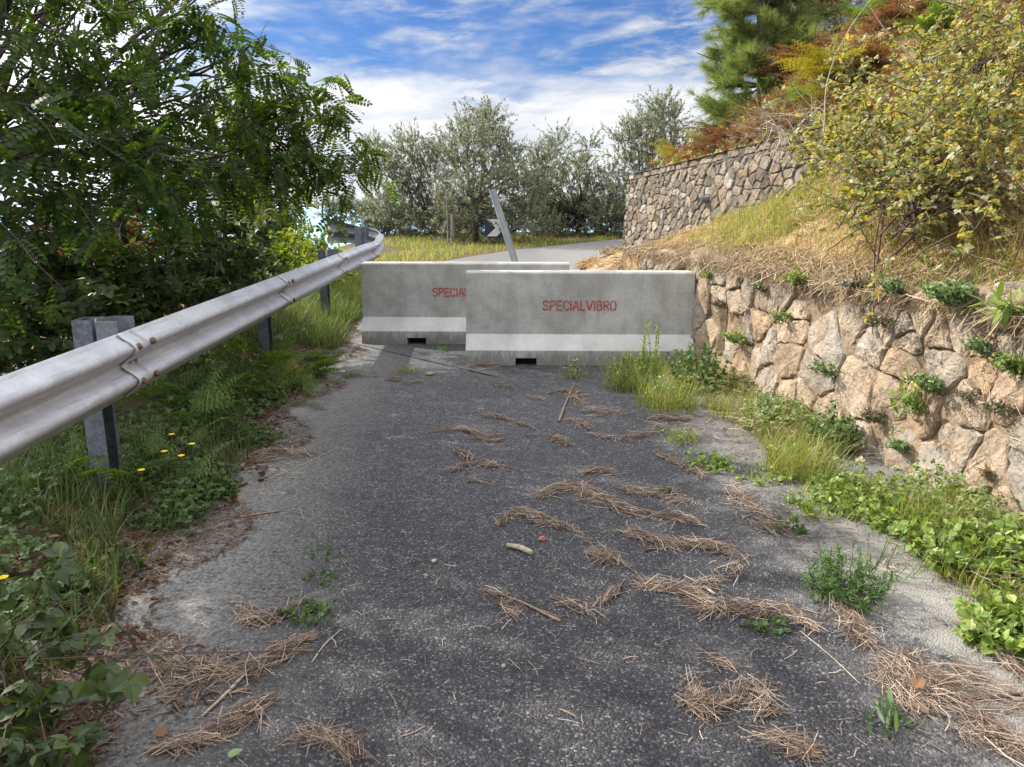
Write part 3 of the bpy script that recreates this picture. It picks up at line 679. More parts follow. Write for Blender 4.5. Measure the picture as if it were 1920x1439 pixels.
def merge(parts):
    g = Geo()
    for V, F in parts: g.add(V, F)
    by = {}
    for f in g.F: by.setdefault(f.shape[1], []).append(f)
    return np.concatenate(g.V), [np.concatenate(v) for v in by.values()]
def pinnate(pairs=7, L=1., lw=.19, ll=.21, droop=.35):
    parts = []; ys = np.linspace(.16, .95, pairs); cz = lambda y: -droop * y * y
    V = np.array([[-.006, 0, 0], [.006, 0, 0], [.004, .5, cz(.5)], [-.004, .5, cz(.5)], [.002, 1, cz(1)], [-.002, 1, cz(1)]]); parts.append((V, np.array([[0, 1, 2, 3], [3, 2, 4, 5]])))
    oV, oF = oval(lw / ll * .72, 1.)
    for i, y in enumerate(ys):
        l = ll * (.85 + .3 * math.sin(PI * (i + 1) / (pairs + 1)))
        for sgn in (-1, 1):
            f = np.array([[sgn * .95, .30, -.10]]); parts.append(((inst(oV, oF, frames(f, np.array([0, 0, 1.])), np.array([[sgn * .004, y, cz(y)]]), [l])[0]), oF))
    parts.append((inst(oV, oF, frames(np.array([[0, 1, -.5]]), np.array([0, 0, 1.])), np.array([[0, .98, cz(.98)]]), [ll])[0], oF))
    V, F = merge(parts); return V * L, F
def frond(pairs=13, sub=9, droop=.45):
    parts = []; cz = lambda y: -droop * y ** 2.2
    V = np.array([[-.007, -.35, -.0], [.007, -.35, 0], [.005, .5, cz(.5)], [-.005, .5, cz(.5)], [.001, 1, cz(1)], [-.001, 1, cz(1)]]); parts.append((V, np.array([[0, 1, 2, 3], [3, 2, 4, 5]])))
    for i, y in enumerate(np.linspace(.05, .97, pairs)):
        l = .36 * (1 - y) ** .8 * (.8 + .2 * math.sin(y * 9)) + .03
        for sgn in (-1, 1):
            dr = np.array([sgn * .9, .42, -.12 - .25 * y]); dr /= np.linalg.norm(dr); pe = np.array([-dr[1] * sgn, dr[0] * sgn, 0])
            b = np.array([0, y, cz(y)])
            ns = max(3, int(sub * l / .36 + 1))
            for j, q in enumerate(np.linspace(.10, .95, ns)):
                pl = l * .26 * (1 - q) ** .6 + .008; wd = l * .42 / ns
                for s2 in (-1, 1):
                    c = b + dr * l * q + np.array([0, 0, -.25 * (l * q) ** 1.5]); e = c + (pe * s2 * .9 + dr * .45) * pl
                    parts.append((np.array([c - dr * wd, c + dr * wd, e + dr * wd * .35, e - dr * wd * .35]), np.array([[0, 1, 2, 3]])))
    # keep a spine down every pinna so that pinnules join up
            parts.append((np.array([b - pe * .004, b + pe * .004, b + dr * l + [0, 0, -.25 * l ** 1.5]]), np.array([[0, 1, 2]])))
    return merge(parts)
T_PIN = pinnate(); T_PIN2 = pinnate(6, 1., .21, .24, .55); T_OV = oval(.9); T_FOLD = folded(); T_LAN = lance(.2); T_OLIVE = lance(.24); T_FR = frond(); T_FRS = frond(9, 5, .5); T_FRM = frond(12, 5, .6)
def trifol(sp=1.15):
    V, F = folded(.75); parts = []
    for a, s in ((0, 1.), (sp, .85), (-sp, .85)):
        f = np.array([[math.sin(a), math.cos(a), -.12]]); parts.append((inst(V, F, frames(f, np.array([0, 0, 1.])), np.array([[math.sin(a) * .08, .25 + math.cos(a) * .08, 0]]), [s])[0], F))
    parts.append((np.array([[-.012, -.3, 0], [.012, -.3, 0], [0, .3, 0]]), np.array([[0, 1, 2]])))
    return merge(parts)
T_TRI = trifol()
def blade(lean, n=4):
    V = []; 
    for i in range(n):
        t = i / (n - 1) if i < n - 1 else 1; wv = .5 * (1 - t ** 1.6) ; y = lean * t ** 2; z = t * math.sqrt(max(.05, 1 - (lean * t) ** 2 * .55)) if lean < 1 else t * (1 - .45 * t)
        V += [[-wv, y, z], [wv, y, z]]
    V = np.array(V); V[-1, 0] = 0; V[-2, 0] = 0
    return V[:-1], [np.array([[2 * i, 2 * i + 1, 2 * i + 3, 2 * i + 2] for i in range(n - 2)]), np.array([[2 * n - 4, 2 * n - 3, 2 * n - 2]])]
BL = [blade(l) for l in (.12, .35, .6, .85, 1.1)]
def blades(pts, h, wdt, r, leans=(0, 1, 2, 3, 4)):
    g = Geo(); pts = np.asarray(pts); pick = r.integers(0, len(leans), len(pts))
    for j, li in enumerate(leans):
        q = pts[pick == j]; N = len(q)
        if not N: continue
        a = r.uniform(0, 2 * PI, N); hh = r.uniform(*h, N); ww = r.uniform(*wdt, N); lz = hh
        ca, sa = np.cos(a), np.sin(a); Rm = np.zeros((N, 3, 3))
        Rm[:, 0, 0] = ca * ww; Rm[:, 1, 0] = sa * ww; Rm[:, 0, 1] = -sa * lz; Rm[:, 1, 1] = ca * lz; Rm[:, 2, 2] = hh
        g.add(*inst(*BL[li], Rm, q))
    return g
def rdir(N, r, zb_=0.):
    d = r.normal(0, 1, (N, 3)); d[:, 2] += zb_; return nrm(d)

# twiggy foliage: clumps of twigs, leaves set along the twigs
def foliage(clumps, leafT, r, ntw, ltw, nlf, sl, grav=.3, outw=1., leafdroop=.3, up=0., keep=None, tw_r=.004, stiff=.25):
    """clumps: list of (centre, radii(3), density); returns leaf Geo, twig Geo"""
    lg, tg = Geo(), Geo()
    for c, rad, den in clumps:
        c = np.asarray(c, float); rad = np.broadcast_to(np.asarray(rad, float), (3,)); N = max(2, int(ntw * den))
        d = rdir(N, r, up); st = c + d * rad * r.uniform(.05, .85, (N, 1)); gd = nrm(d * outw + rdir(N, r) * .7 + np.array([0, 0, up]))
        L = r.uniform(*ltw, N)[:, None]; tt = np.linspace(0, 1, 5)
        pl = st[:, None] + gd[:, None] * (L * tt)[..., None] + np.array([0, 0, -1.]) * (grav * L * tt ** 2)[..., None] + np.cumsum(r.normal(0, .035, (N, 5, 3)), 1) * L[..., None]
        m_ = nlf; ti = r.uniform(.12, 1., (N, m_)); ii = np.minimum((ti * 4).astype(int), 3); fr = ti * 4 - ii
        rows = np.arange(N)[:, None]
        ps = pl[rows, ii] * (1 - fr)[..., None] + pl[rows, ii + 1] * fr[..., None]
        td = nrm(pl[rows, ii + 1] - pl[rows, ii]); f = td * stiff + rdir(N * m_, r).reshape(N, m_, 3) * .8 + np.array([0, 0, -leafdroop])
        ps = ps.reshape(-1, 3); f = f.reshape(-1, 3)
        if keep is not None:
            kk = keep(ps); ps = ps[kk]; f = f[kk]
            kt = keep(pl[:, 2]) & keep(pl[:, 4]); pl = pl[kt]
        if not len(ps): continue
        upv = nrm(np.array([0, 0, 1.]) + r.normal(0, .45, (len(ps), 3)))
        lg.add(*inst(*leafT, frames(f, upv), ps, r.uniform(*sl, len(ps))))
        if len(pl): tg.add(*tubes(pl, np.linspace(tw_r, tw_r * .3, 5)[None].repeat(len(pl), 0), 3))
    return lg, tg
def limb(g, a, b, ra, rb, r, sag=0., wob=.06, n=9, sides=7):
    a = np.asarray(a, float); b = np.asarray(b, float); L = np.linalg.norm(b - a)
    c = [a + (b - a) * t + r.normal(0, wob * L * .5, 3) * (0 < t < 1) + np.array([0, 0, -sag * L * 4 * t * (1 - t)]) for t in (0, .33, .66, 1)]
    q = curve(c, n); g.add(*tube(q, np.linspace(ra, rb, n), sides)); return q
def tree(name, label, base, fork, clumps, leafT, mats, r, trunk_r, group=None, limbs_r=.35, bends=None, **kw):
    base = np.asarray(base, float); t = thing(name, label, 'tree', base, group); g = Geo()
    limb(g, base, fork, trunk_r, trunk_r * .7, r, 0, .05, 8, 9)
    for c, rad, den in clumps:
        q = limb(g, np.asarray(fork) + r.normal(0, trunk_r * .4, 3), np.asarray(c), trunk_r * limbs_r, trunk_r * .06, r, -.06, .16, 10, 6)
        for _ in range(4):
            s = q[r.integers(4, 9)]; e = np.asarray(c) + r.normal(0, .55, 3) * np.broadcast_to(rad, (3,)); limb(g, s, e, trunk_r * .1, trunk_r * .03, r, -.03, .16, 6, 4)
    lg, tg = foliage(clumps, leafT, r, **kw)
    for G_, nm, mt in ((g, 'trunk', mats[0]), (lg, 'crown', mats[1]), (tg, 'twigs', mats[0])):
        o = G_.build(nm, mt, t, nm == 'trunk'); o.location = tuple(-base)
    return t

# ------------------------------------------------------------------ trees
r = np.random.default_rng(21)
def shade_lim(p):                              # crown shape cut by sun rays so its shadow stays on the road
    x, y, z = p[:, 0], p[:, 1], p[:, 2]
    el_t = math.tan(SUN_EL); tt = z / el_t; gx_ = x + tt * math.sin(SUN_AZ); gy_ = y - tt * math.cos(SUN_AZ)
    return gx_ < 1.35 + .25 * np.sin(gy_ * 2.2) + .12 * np.sin(gy_ * 6.1)
cl = []
for u, v, t, rad, den in [(30, 60, 4.6, .5, 1.1), (150, 40, 5.2, .5, 1), (60, 200, 4.4, .48, 1.2), (190, 130, 5.4, .5, .9), (300, 60, 6.0, .42, .9), (390, 40, 6.4, .30, .8), (330, 110, 6.2, .3, .8),
                          (60, 330, 4.4, .48, 1.1), (200, 290, 4.9, .5, 1.3), (310, 290, 5.4, .46, 1.2), (390, 190, 6.2, .26, .6), (250, 200, 5.5, .38, .8), (430, 110, 6.6, .22, .7), (405, 60, 6.5, .24, .8),
                          (250, 390, 6.6, .5, 1.5), (350, 390, 7.4, .5, 1.4), (110, 420, 5.4, .42, .9), (400, 330, 7.2, .4, 1.2), (300, 470, 8.2, .5, 1.3), (380, 450, 8.8, .45, 1.2),
                          (440, 290, 6.6, .26, .7), (-120, 150, 4.4, .6, .8), (-120, 380, 4.2, .6, .8), (20, 470, 5.6, .36, .6), (60, -120, 5.0, .7, .9), (260, -110, 6.0, .7, .9), (440, -90, 6.8, .3, .4)]:
    cl.append((P(u, v, t), (rad, rad * 1.1, rad * .75), den))
for gx_ in (-1.5, -.6, .3, 1.0):  # unseen crown clumps added along the sun rays to shade the road
    for gy_ in (.2, 1.2, 2.3, 3.4, 4.6, 5.8, 7.0):
        z_ = r.uniform(3.9, 4.9); t_ = z_ / math.tan(SUN_EL)
        cl.append((np.array([gx_ - t_ * math.sin(SUN_AZ), gy_ + t_ * math.cos(SUN_AZ), z_]), .66, 1.5))
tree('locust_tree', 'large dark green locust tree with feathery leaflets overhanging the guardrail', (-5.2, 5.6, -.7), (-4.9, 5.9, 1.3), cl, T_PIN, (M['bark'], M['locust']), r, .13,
     ntw=10, ltw=(.3, .65), nlf=7, sl=(.15, .24), grav=.25, leafdroop=.4, keep=shade_lim, tw_r=.005)
cl = []
for u, v, t, rad, den in [(470, 140, 7.2, .26, 1), (535, 150, 7.4, .3, 1.2), (565, 205, 7.5, .28, 1.1), (500, 210, 7.2, .3, 1.2), (610, 220, 7.6, .16, .5), (460, 250, 7.0, .28, 1), (530, 280, 7.3, .36, 1.5), (600, 300, 7.5, .3, 1.3), (640, 322, 7.6, .18, .45), (580, 325, 7.4, .2, .45),
                          (480, 310, 7.1, .25, .6), (655, 290, 7.8, .16, .6), (680, 310, 7.9, .10, .4), (620, 255, 7.6, .18, .6), (600, 175, 7.5, .15, .5), (650, 340, 7.7, .14, .5), (520, 340, 7.2, .2, .3), (430, 330, 6.9, .3, .6), (700, 300, 8., .07, .25)]:
    cl.append((P(u, v, t), (rad, rad, rad * .8), den))
tree('locust_tree', 'bright green locust bough reaching right over the guardrail towards the olive trees', (-4.4, 8.2, -.6), (-4.0, 8.0, 1.5), cl, T_PIN, (M['bark'], M['locust_m']), r, .07,
     ntw=8, ltw=(.2, .4), nlf=5, sl=(.15, .25), grav=.2, leafdroop=.4, tw_r=.004)
cl = []
for u, v, t, rad, den in [(530, 400, 15, .35, 1), (490, 360, 15, .4, 1.1), (470, 400, 14.5, .35, 1), (560, 350, 15, .3, .7), (520, 440, 15, .35, .8), (440, 310, 15, .5, 1.2), (460, 240, 15.5, .45, 1), (420, 190, 15.5, .4, .8), (545, 470, 15, .3, .7)]:
    cl.append((P(u, v, t), rad, den))
b0 = P(537, 500, 15)
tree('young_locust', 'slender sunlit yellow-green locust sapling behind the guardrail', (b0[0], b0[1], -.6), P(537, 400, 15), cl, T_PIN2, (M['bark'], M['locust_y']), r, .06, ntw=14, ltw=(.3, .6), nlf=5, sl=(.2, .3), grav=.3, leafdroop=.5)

def olive(label, px, blobs, tr, seed, forkpx=None, den=1.):
    rr = np.random.default_rng(seed); u, v, t = px; b = G(u, v) if t is None else P(u, v, t); t0 = b[1] / ray(u, v)[1]
    cl = []
    for uu, vv, rad, d in blobs: cl.append((P(uu, vv + 24 - max(0, vv - 380) * .3, t0 + rr.uniform(-1.3, 1.3)), (rad * 1.22, rad * 1.2, rad * .95), d * den * 1.15))
    fk = P(*(forkpx or (u, v - 50)), t0)
    return tree('olive_tree', label, b - [0, 0, .15], fk, cl, T_OLIVE, (M['bark_olive'], M['olive']), rr, tr, group='olive trees behind the bend',
                ntw=66, ltw=(.3, 1.0), nlf=32, sl=(.08, .135), grav=.12, leafdroop=.0, up=.45, stiff=.9, tw_r=.005, limbs_r=.36)
olive('tallest olive tree with twin dark trunks behind the chevron sign', (893, 452, 25), [(905, 215, .5, 1.0), (880, 250, .8, 1.5), (930, 260, .75, 1.4), (860, 300, .75, 1.3), (930, 320, .8, 1.3), (890, 340, .8, 1.), (975, 330, .6, .9), (850, 370, .7, 1.), (960, 280, .45, .7), (985, 390, .7, 1.), (920, 205, .25, .35), (840, 420, .6, .9), (1000, 340, .6, .9), (950, 430, .6, .9), (1010, 290, .4, .5), (870, 430, .6, .8)], .13, 31, (890, 385))
olive('broad olive tree left of the wooden post with a long bare leaning bough', (830, 455, 26.5), [(770, 270, .6, .9), (740, 310, .7, 1.1), (720, 290, .45, .6), (800, 300, .7, 1.1), (770, 350, .9, 1.5), (720, 370, .75, 1.2), (815, 360, .7, 1.), (740, 420, .85, 1.5), (700, 400, .5, .8), (790, 420, .8, 1.2), (830, 270, .5, .7), (705, 260, .2, .25), (750, 250, .25, .3), (715, 440, .5, .7)], .11, 32, (800, 400))
olive('rounded olive tree right of the leaning pole with several thin stems', (1085, 445, 28), [(1045, 250, .4, .6), (1030, 290, .6, .9), (1090, 290, .45, .7), (1060, 330, .8, 1.3), (1110, 340, .7, 1.1), (1020, 350, .75, 1.2), (1085, 380, .85, 1.3), (1030, 405, .8, 1.2), (1130, 390, .65, 1.), (1150, 350, .4, .6), (1000, 310, .4, .6), (1130, 430, .5, .7), (1040, 440, .5, .7), (1105, 255, .25, .3), (1150, 410, .6, .9), (1140, 310, .4, .5), (1165, 440, .5, .7), (1000, 440, .5, .7)], .10, 33, (1080, 400))
olive('silvery olive tree rising above the left end of the tall stone wall', (1230, 440, 25.5), [(1240, 190, .4, .6), (1215, 220, .6, 1.), (1255, 210, .5, .8), (1190, 240, .5, .8), (1220, 270, .8, 1.3), (1265, 260, .7, 1.), (1180, 290, .55, .8), (1230, 320, .8, 1.), (1165, 250, .3, .35), (1170, 330, .4, .5)], .10, 34, (1225, 360))
olive('small pale olive tree far behind the sapling on the left', (470, 470, 26), [(450, 390, .8, 1.2), (490, 370, .7, 1.), (430, 420, .7, 1.), (500, 420, .7, 1.), (470, 350, .6, .8)], .09, 35, (465, 440))
for i, (u, sc) in enumerate([(760, 1.2), (960, 1.0), (1150, 1.1)]):   # low scrub under the olives
    b = P(u, 448, 29 - .3 * i); rr = np.random.default_rng(50 + i)
    t = thing('olive_shrub', ['low grey-green scrub filling in under the broad left olive', 'low grey-green scrub behind the leaning pole', 'low dark scrub at the bend beside the stone wall'][i], 'shrub', b)
    cl = [(b + [dx, rr.uniform(-.3, .3), .35 + rr.uniform(0, .6)], (.7, .5, .55), 1.) for dx in np.linspace(-2.3, 2.3, 10) * sc]
    lg, tg = foliage(cl, T_OLIVE, rr, 85, (.3, .7), 26, (.08, .14), .1, leafdroop=0, up=.4, stiff=.8)
    for g_, nm, mt in ((lg, 'leaves', M['olive']), (tg, 'stems', M['bark_olive'])): g_.build(nm, mt, t).location = tuple(-b)

# pine above the stone wall
def pine():
    rr = np.random.default_rng(41); base = P(1425, 262, 12.6); base[2] = hz(base[0], base[1]) - .2
    t = thing('pine_tree', 'young green pine with long soft needles above the tall stone wall', 'tree', base)
    top = P(1418, -150, 12.6); g = Geo(); tr = limb(g, base, top, .085, .03, rr, 0, .02, 14, 9)
    tips = []; dirs = []
    for i in range(150):
        f = rr.uniform(.02, .98) ** 1.5; s = tr[int(f * 13)]; a = rr.uniform(0, 2 * PI); L = rr.uniform(.55, 1.2) * (1.05 - .25 * f)
        if a < 1.2 or a > 5.: L *= 1.35
        d = np.array([math.cos(a), math.sin(a), rr.uniform(-.25, .35)]); e = s + d / np.linalg.norm(d) * L; q = limb(g, s, e, .022, .006, rr, .05, .06, 7, 5)
        for j in range(11):
            k_ = rr.uniform(.3, 1); p0 = q[int(k_ * 6)]; dd = nrm(d + rr.normal(0, .55, 3) + [0, 0, .35]); ll = rr.uniform(.12, .3); tips.append(p0 + dd * ll); dirs.append(dd)
            tips.append(p0 + dd * ll * .4); dirs.append(dd)
    tips = np.array(tips); dirs = np.array(dirs); n = 52
    f = np.repeat(dirs, n, 0) * .9 + rdir(len(dirs) * n, rr) * .75 + [0, 0, -.12]; pp = np.repeat(tips, n, 0) + nrm(np.repeat(dirs, n, 0)) * rr.uniform(-.09, .02, (len(dirs) * n, 1))
    V = np.array([[-.5, 0, 0], [.5, 0, 0], [.3, .6, -.05], [-.3, .6, -.05], [0, 1, -.14]]) * [.034, 1, 1]
    lg = Geo().add(*inst(V, [np.array([[0, 1, 2, 3]]), np.array([[3, 2, 4]])], frames(f, rdir(len(f), rr)), pp, rr.uniform(.11, .19, len(f))))
    for g_, nm, mt in ((g, 'trunk', M['bark']), (lg, 'needles', M['pine'])): g_.build(nm, mt, t).location = tuple(-base)
pine()

# ------------------------------------------------------------------ ferns
def fern(label, base, n, L, mat, rr, group=None, tmpl=None, lean=None, arch=(.35, 1.1), name='fern'):
    base = np.asarray(base, float); t = thing(name, label, 'fern', base, group); a = rr.uniform(0, 2 * PI, n)
    f = np.stack([np.cos(a), np.sin(a), rr.uniform(*arch, n)], 1)
    if lean is not None: f = f + np.asarray(lean)
    sz = rr.uniform(*L, n); st = rr.normal(0, .10, (n, 3)) * [1, 1, .15]; f = nrm(f)
    st = st + f * (sz * .3)[:, None]
    g = Geo().add(*inst(*(tmpl or T_FR), frames(f, np.array([0, 0, 1.]) + rr.normal(0, .15, (n, 3))), st, sz)); g.build('fronds', mat, t)
    V, F = tubes(np.stack([np.zeros((n, 3)) + [0, 0, -.05], st * .5, st], 1), np.full((n, 3), .004), 3)
    Geo().add(V, F).build('stalks', M['twig'], t); return t
rr = np.random.default_rng(61)
FERNS = [(300, 740, 'dark fern below the guardrail just past the near post', 9, (.4, .62)), (360, 770, 'fern with drooping fronds left of the clover patch', 8, (.35, .55)), (430, 700, 'fern spreading under the middle of the guardrail', 10, (.4, .65)),
         (470, 650, 'tall fern whose fronds cross the lower edge of the guardrail', 11, (.45, .75)), (520, 690, 'fern at the edge of the litter by the pale road strip', 8, (.35, .5)), (540, 640, 'feathery fern nearer the rear barrier', 9, (.4, .6)), (580, 640, 'pale fern leaning out over the road edge', 7, (.35, .55)), (350, 860, 'small fern beside the yellow flowers', 5, (.3, .42)), (150, 890, 'fern in the gloom below the near end of the guardrail', 6, (.35, .5)),
         (250, 860, 'fern at the foot of the near guardrail post', 6, (.3, .45))]
for u, v, lab, n, L in FERNS:
    p = G(u, v + 60); p[2] = gz(p[0], p[1]) - .02; p[0] += .12; fern(lab, p, n, (L[0] * .72, L[1] * .80), M['fern'], rr, 'ferns along the guardrail', tmpl=T_FRM, lean=(.35, -.25, .1))
fern('small bright yellow-green fern at the litter edge', G(548, 735) + [0, 0, .02], 5, (.25, .36), M['fern_y'], rr)
# ferns on the hillside above the stone wall
def on_hill(u, v, t): 
    p = P(u, v, t); return p
HF = [(1300, 265, 13.8, 'fern_r', 'rust red fern clump on the wall top left of the pine', 26), (1350, 255, 13.2, 'fern_r', 'dense rust brown fern directly under the pine', 26), (1270, 275, 15., 'fern_y', 'yellowing fern on the wall top beside the silvery olive', 14), (1335, 215, 13.4, 'fern_y', 'golden fern against the lower pine boughs', 14),
      (1420, 240, 11.5, 'fern_r', 'brown dead fern sprawling below the pine trunk', 16), (1560, 60, 9.0, 'fern_y', 'bright yellow fern hanging by the top of the slope', 22), (1575, 150, 8.6, 'fern_y', 'yellow drooping fern beside the rust thicket', 14), (1620, 120, 8.6, 'fern_r', 'rust red fern thicket on the upper slope', 40), (1600, 200, 8.2, 'fern_r', 'rust red fern below the yellow fern', 26),
      (1500, 60, 11.5, 'fern_r', 'dark brown ferns right behind the pine', 44), (1510, 170, 11.2, 'fern', 'deep green fern in the shade right of the pine', 18), (1680, 30, 9.2, 'fern_r', 'rust fern at the top edge of the slope', 26), (1760, 40, 8.6, 'fern', 'grey-green fern near the top of the slope', 22), (1640, 20, 9.4, 'fern', 'olive green fern above the rust thicket', 20), (1480, 230, 10.6, 'fern_r', 'dead brown fern at the right end of the wall top', 18)]
def HILL(u, v, tmax):
    d = ray(u, v); t = 6.
    while t < 16:
        q = np.array([0, 0, CAM_H]) + d * t
        if q[0] > xu(min(q[1], WEND)) + .1 and q[2] < hz(q[0], q[1]): return q
        t += .05
    q = P(u, v, tmax); q[2] = max(hz(q[0], q[1]), q[2] - .35); return q
for u, v, t, mt, lab, n in HF:
    p = HILL(u, min(v + 25, 270), t); fern(lab, p, int(n * 1.6), (.28, .6), M[mt], rr, tmpl=T_FRS, lean=(-.25, -.25, 0), arch=(.0, 1.5))

# ------------------------------------------------------------------ brambles on the slope
def bramble(label, blobs, mat, rr, base=None, size=(.024, .044), ntw=28, nlf=10, canes=8, cr=.008, name='bramble'):
    cl = [(P(u, v, t), (rad, rad, rad * .8), d) for u, v, t, rad, d in blobs]; c0 = np.mean([c[0] for c in cl], 0)
    base = c0 if base is None else np.asarray(base, float); t = thing(name, label, 'bramble bush', base)
    lg, tg = foliage(cl, T_TRI, rr, ntw, (.18, .42), nlf, size, .25, leafdroop=.15, up=.1, tw_r=.004)
    for _ in range(canes):
        a = cl[rr.integers(len(cl))][0]; b_ = cl[rr.integers(len(cl))][0] + rr.normal(0, .3, 3)
        q = curve([base + rr.normal(0, .1, 3), (base + a) / 2 + [0, 0, .1], a, b_, b_ + rr.normal(0, .25, 3) - [0, 0, .15]], 14); tg.add(*tube(q, np.linspace(cr, cr * .4, 14), 5))
    lg.build('leaves', mat, t).location = tuple(-base); tg.build('canes', M['twig'], t).location = tuple(-base)
rr = np.random.default_rng(71)
bramble('sunlit bramble bush with yellowing leaves hanging over the right bank', [(1700, 300, 4.9, .30, 1.4), (1780, 280, 4.7, .30, 1.5), (1640, 270, 5.2, .26, 1.2), (1850, 270, 4.5, .30, 1.5), (1760, 350, 4.6, .24, 1.), (1680, 360, 4.9, .2, .7), (1600, 300, 5.4, .22, .8), (1840, 340, 4.4, .2, .7), (1740, 220, 5.0, .28, 1.3), (1900, 330, 4.3, .2, .6), (1600, 400, 5.2, .2, .25), (1700, 430, 4.6, .2, .25), (1820, 420, 4.3, .22, .3), (1900, 430, 4.1, .2, .3), (1640, 330, 5.2, .22, .5)], M['bramble'], rr, P(1720, 425, 4.75), canes=26)
bramble('upper bramble thicket with greyish leaves near the top of the slope', [(1710, 150, 6.6, .3, 1.2), (1780, 110, 6.2, .34, 1.4), (1750, 180, 6.0, .36, 1.4), (1840, 120, 5.6, .36, 1.6), (1820, 40, 6.4, .4, 1.5), (1900, 60, 5.6, .4, 1.6), (1880, 190, 5.0, .36, 1.5), (1920, 130, 5.2, .3, 1.2), (1800, 200, 5.4, .3, 1.3)], M['bramble'], rr, P(1800, 260, 5.9), canes=26, ntw=30)
bramble('pale thin bramble growing at the right end of the tall wall', [(1570, 240, 7.6, .3, 1.), (1590, 320, 7.0, .3, 1.), (1540, 300, 7.8, .28, .8), (1620, 220, 7.4, .3, 1.), (1560, 380, 7.2, .2, .5), (1610, 380, 6.4, .24, .9), (1650, 330, 6.2, .24, .8), (1600, 160, 8.0, .3, .7), (1540, 360, 7.6, .22, .7)], M['bramble'], rr, P(1580, 390, 7.2), (.035, .06), canes=10)
bramble('dark bramble thicket behind the near end of the guardrail', [(60, 560, 5.2, .5, 1.4), (180, 540, 5.6, .5, 1.4), (300, 560, 6.0, .45, 1.3), (390, 520, 6.6, .45, 1.2), (20, 660, 4.6, .4, 1.), (120, 620, 4.8, .4, 1.), (430, 480, 7.5, .4, 1.)], M['bramble_d'], rr, np.array([-3.6, 5.4, -.2]), (.05, .085), 34, 10)
bramble('low bramble with large leaves in the bottom left corner', [(10, 1240, 2.35, .10, .5), (10, 1330, 2.2, .12, .5), (60, 1290, 2.3, .09, .35), (110, 1390, 2.15, .08, .3), (0, 1420, 2.1, .1, .4), (170, 1410, 2.15, .05, .15)], M['bramble_d'], rr, G(20, 1400), (.042, .068), 20, 5, 4, .003)
# lit yellow-green thicket beyond the guardrail, and red-brown dead bush under the locust
def bush(label, blobs, T_, mat, rr, size, ntw=30, nlf=14, name='bush', stem=None):
    cl = [(P(u, v, t), (rad, rad, rad * .7), d) for u, v, t, rad, d in blobs]; c0 = np.mean([c[0] for c in cl], 0); base = np.array([c0[0], c0[1], min(c[0][2] for c in cl) - .4])
    t = thing(name, label, 'bush', base); lg, tg = foliage(cl, T_, rr, ntw, (.2, .55), nlf, size, .15, leafdroop=.1, up=.3, tw_r=.004)
    for c, rad, d in cl: tg.add(*tube(curve([base, (base + c) / 2 + rr.normal(0, .1, 3), c], 6), np.linspace(.014, .005, 6), 5))
    lg.build('leaves', mat, t).location = tuple(-base); tg.build('stems', stem or M['twig'], t).location = tuple(-base)
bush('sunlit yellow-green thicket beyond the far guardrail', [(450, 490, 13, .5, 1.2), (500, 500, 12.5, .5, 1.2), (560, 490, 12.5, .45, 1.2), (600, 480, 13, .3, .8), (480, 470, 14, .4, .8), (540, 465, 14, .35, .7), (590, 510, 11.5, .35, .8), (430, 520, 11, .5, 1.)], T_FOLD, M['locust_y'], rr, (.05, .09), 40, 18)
bush('dry red-brown bush in the sun under the locust canopy', [(80, 490, 8.2, .5, 1.2), (160, 480, 8.4, .5, 1.2), (230, 510, 8.0, .4, 1.), (20, 520, 7.6, .4, 1.), (120, 530, 7.6, .4, 1.), (280, 480, 8.6, .35, .7)], T_FOLD, M['fern_r'], rr, (.05, .09), 36, 14)
bush('dark green undergrowth further back between locust and thicket', [(330, 470, 9.5, .6, 1.3), (400, 500, 9.2, .5, 1.2), (250, 450, 10, .6, 1.), (420, 440, 11, .5, 1.), (340, 540, 8, .4, 1.), (450, 540, 8.6, .3, .8), (180, 430, 10.5, .6, .8)], T_FOLD, M['bramble_d'], rr, (.05, .09), 40, 16)
bush('dark brown dead conifer bush right behind the pine', [(1500, 40, 14.2, .6, 1.2), (1535, 100, 14, .5, 1.2), (1555, 20, 13.6, .6, 1.2), (1510, -40, 14, .6, 1.), (1590, -20, 13, .6, 1.), (1510, 150, 14, .5, 1.)], T_LAN, M['fern_r'], rr, (.06, .12), 60, 26)
# bare grey brush on the wall's right end and along the slope
tw = thing('dead_brush', 'tangle of dry grey twigs where the tall wall meets the slope', 'brush', P(1500, 260, 8.8)); g = Geo(); b = P(1500, 260, 8.8)
for _ in range(150):
    s = P(rr.uniform(1420, 1600), rr.uniform(210, 290), rr.uniform(8, 9.4)); d = nrm(rr.normal(0, 1, 3) + [-.5, -.2, .35]) * rr.uniform(.2, .75)
    g.add(*tube(curve([s - b, s + d * .5 + rr.normal(0, .04, 3) - b, s + d - [0, 0, .08] - b], 5), np.linspace(.006, .002, 5), 3))
g.build('twigs', M['chip'], tw)
cane = thing('dead_cane', 'long pale arching dead cane crossing the rust ferns on the slope', 'cane', P(1545, 250, 6.6)); b = P(1545, 250, 6.6)
Geo().add(*tube(curve([b * 0, P(1552, 150, 6.5) - b, P(1590, 60, 6.3) - b, P(1640, -10, 6.2) - b], 16), np.linspace(.007, .003, 16), 5)).build('stem', M['chip'], cane)

# ------------------------------------------------------------------ grass and ground cover (uncountable)
rr = np.random.default_rng(81)
def samp(n, xf, y0, y1, pw=1.):                # xf(y) -> (xa, xb); denser near the camera with pw>1
    y = y0 + (y1 - y0) * rr.uniform(0, 1, n) ** pw; a, b_ = xf(y); x = a + (b_ - a) * rr.uniform(0, 1, n); return x, y
def patchy(x, y, f=1.6, th=0.): return np.sin(x * 2.3 * f + 1.3 * np.sin(y * f)) + np.sin(y * 1.9 * f + x) > th
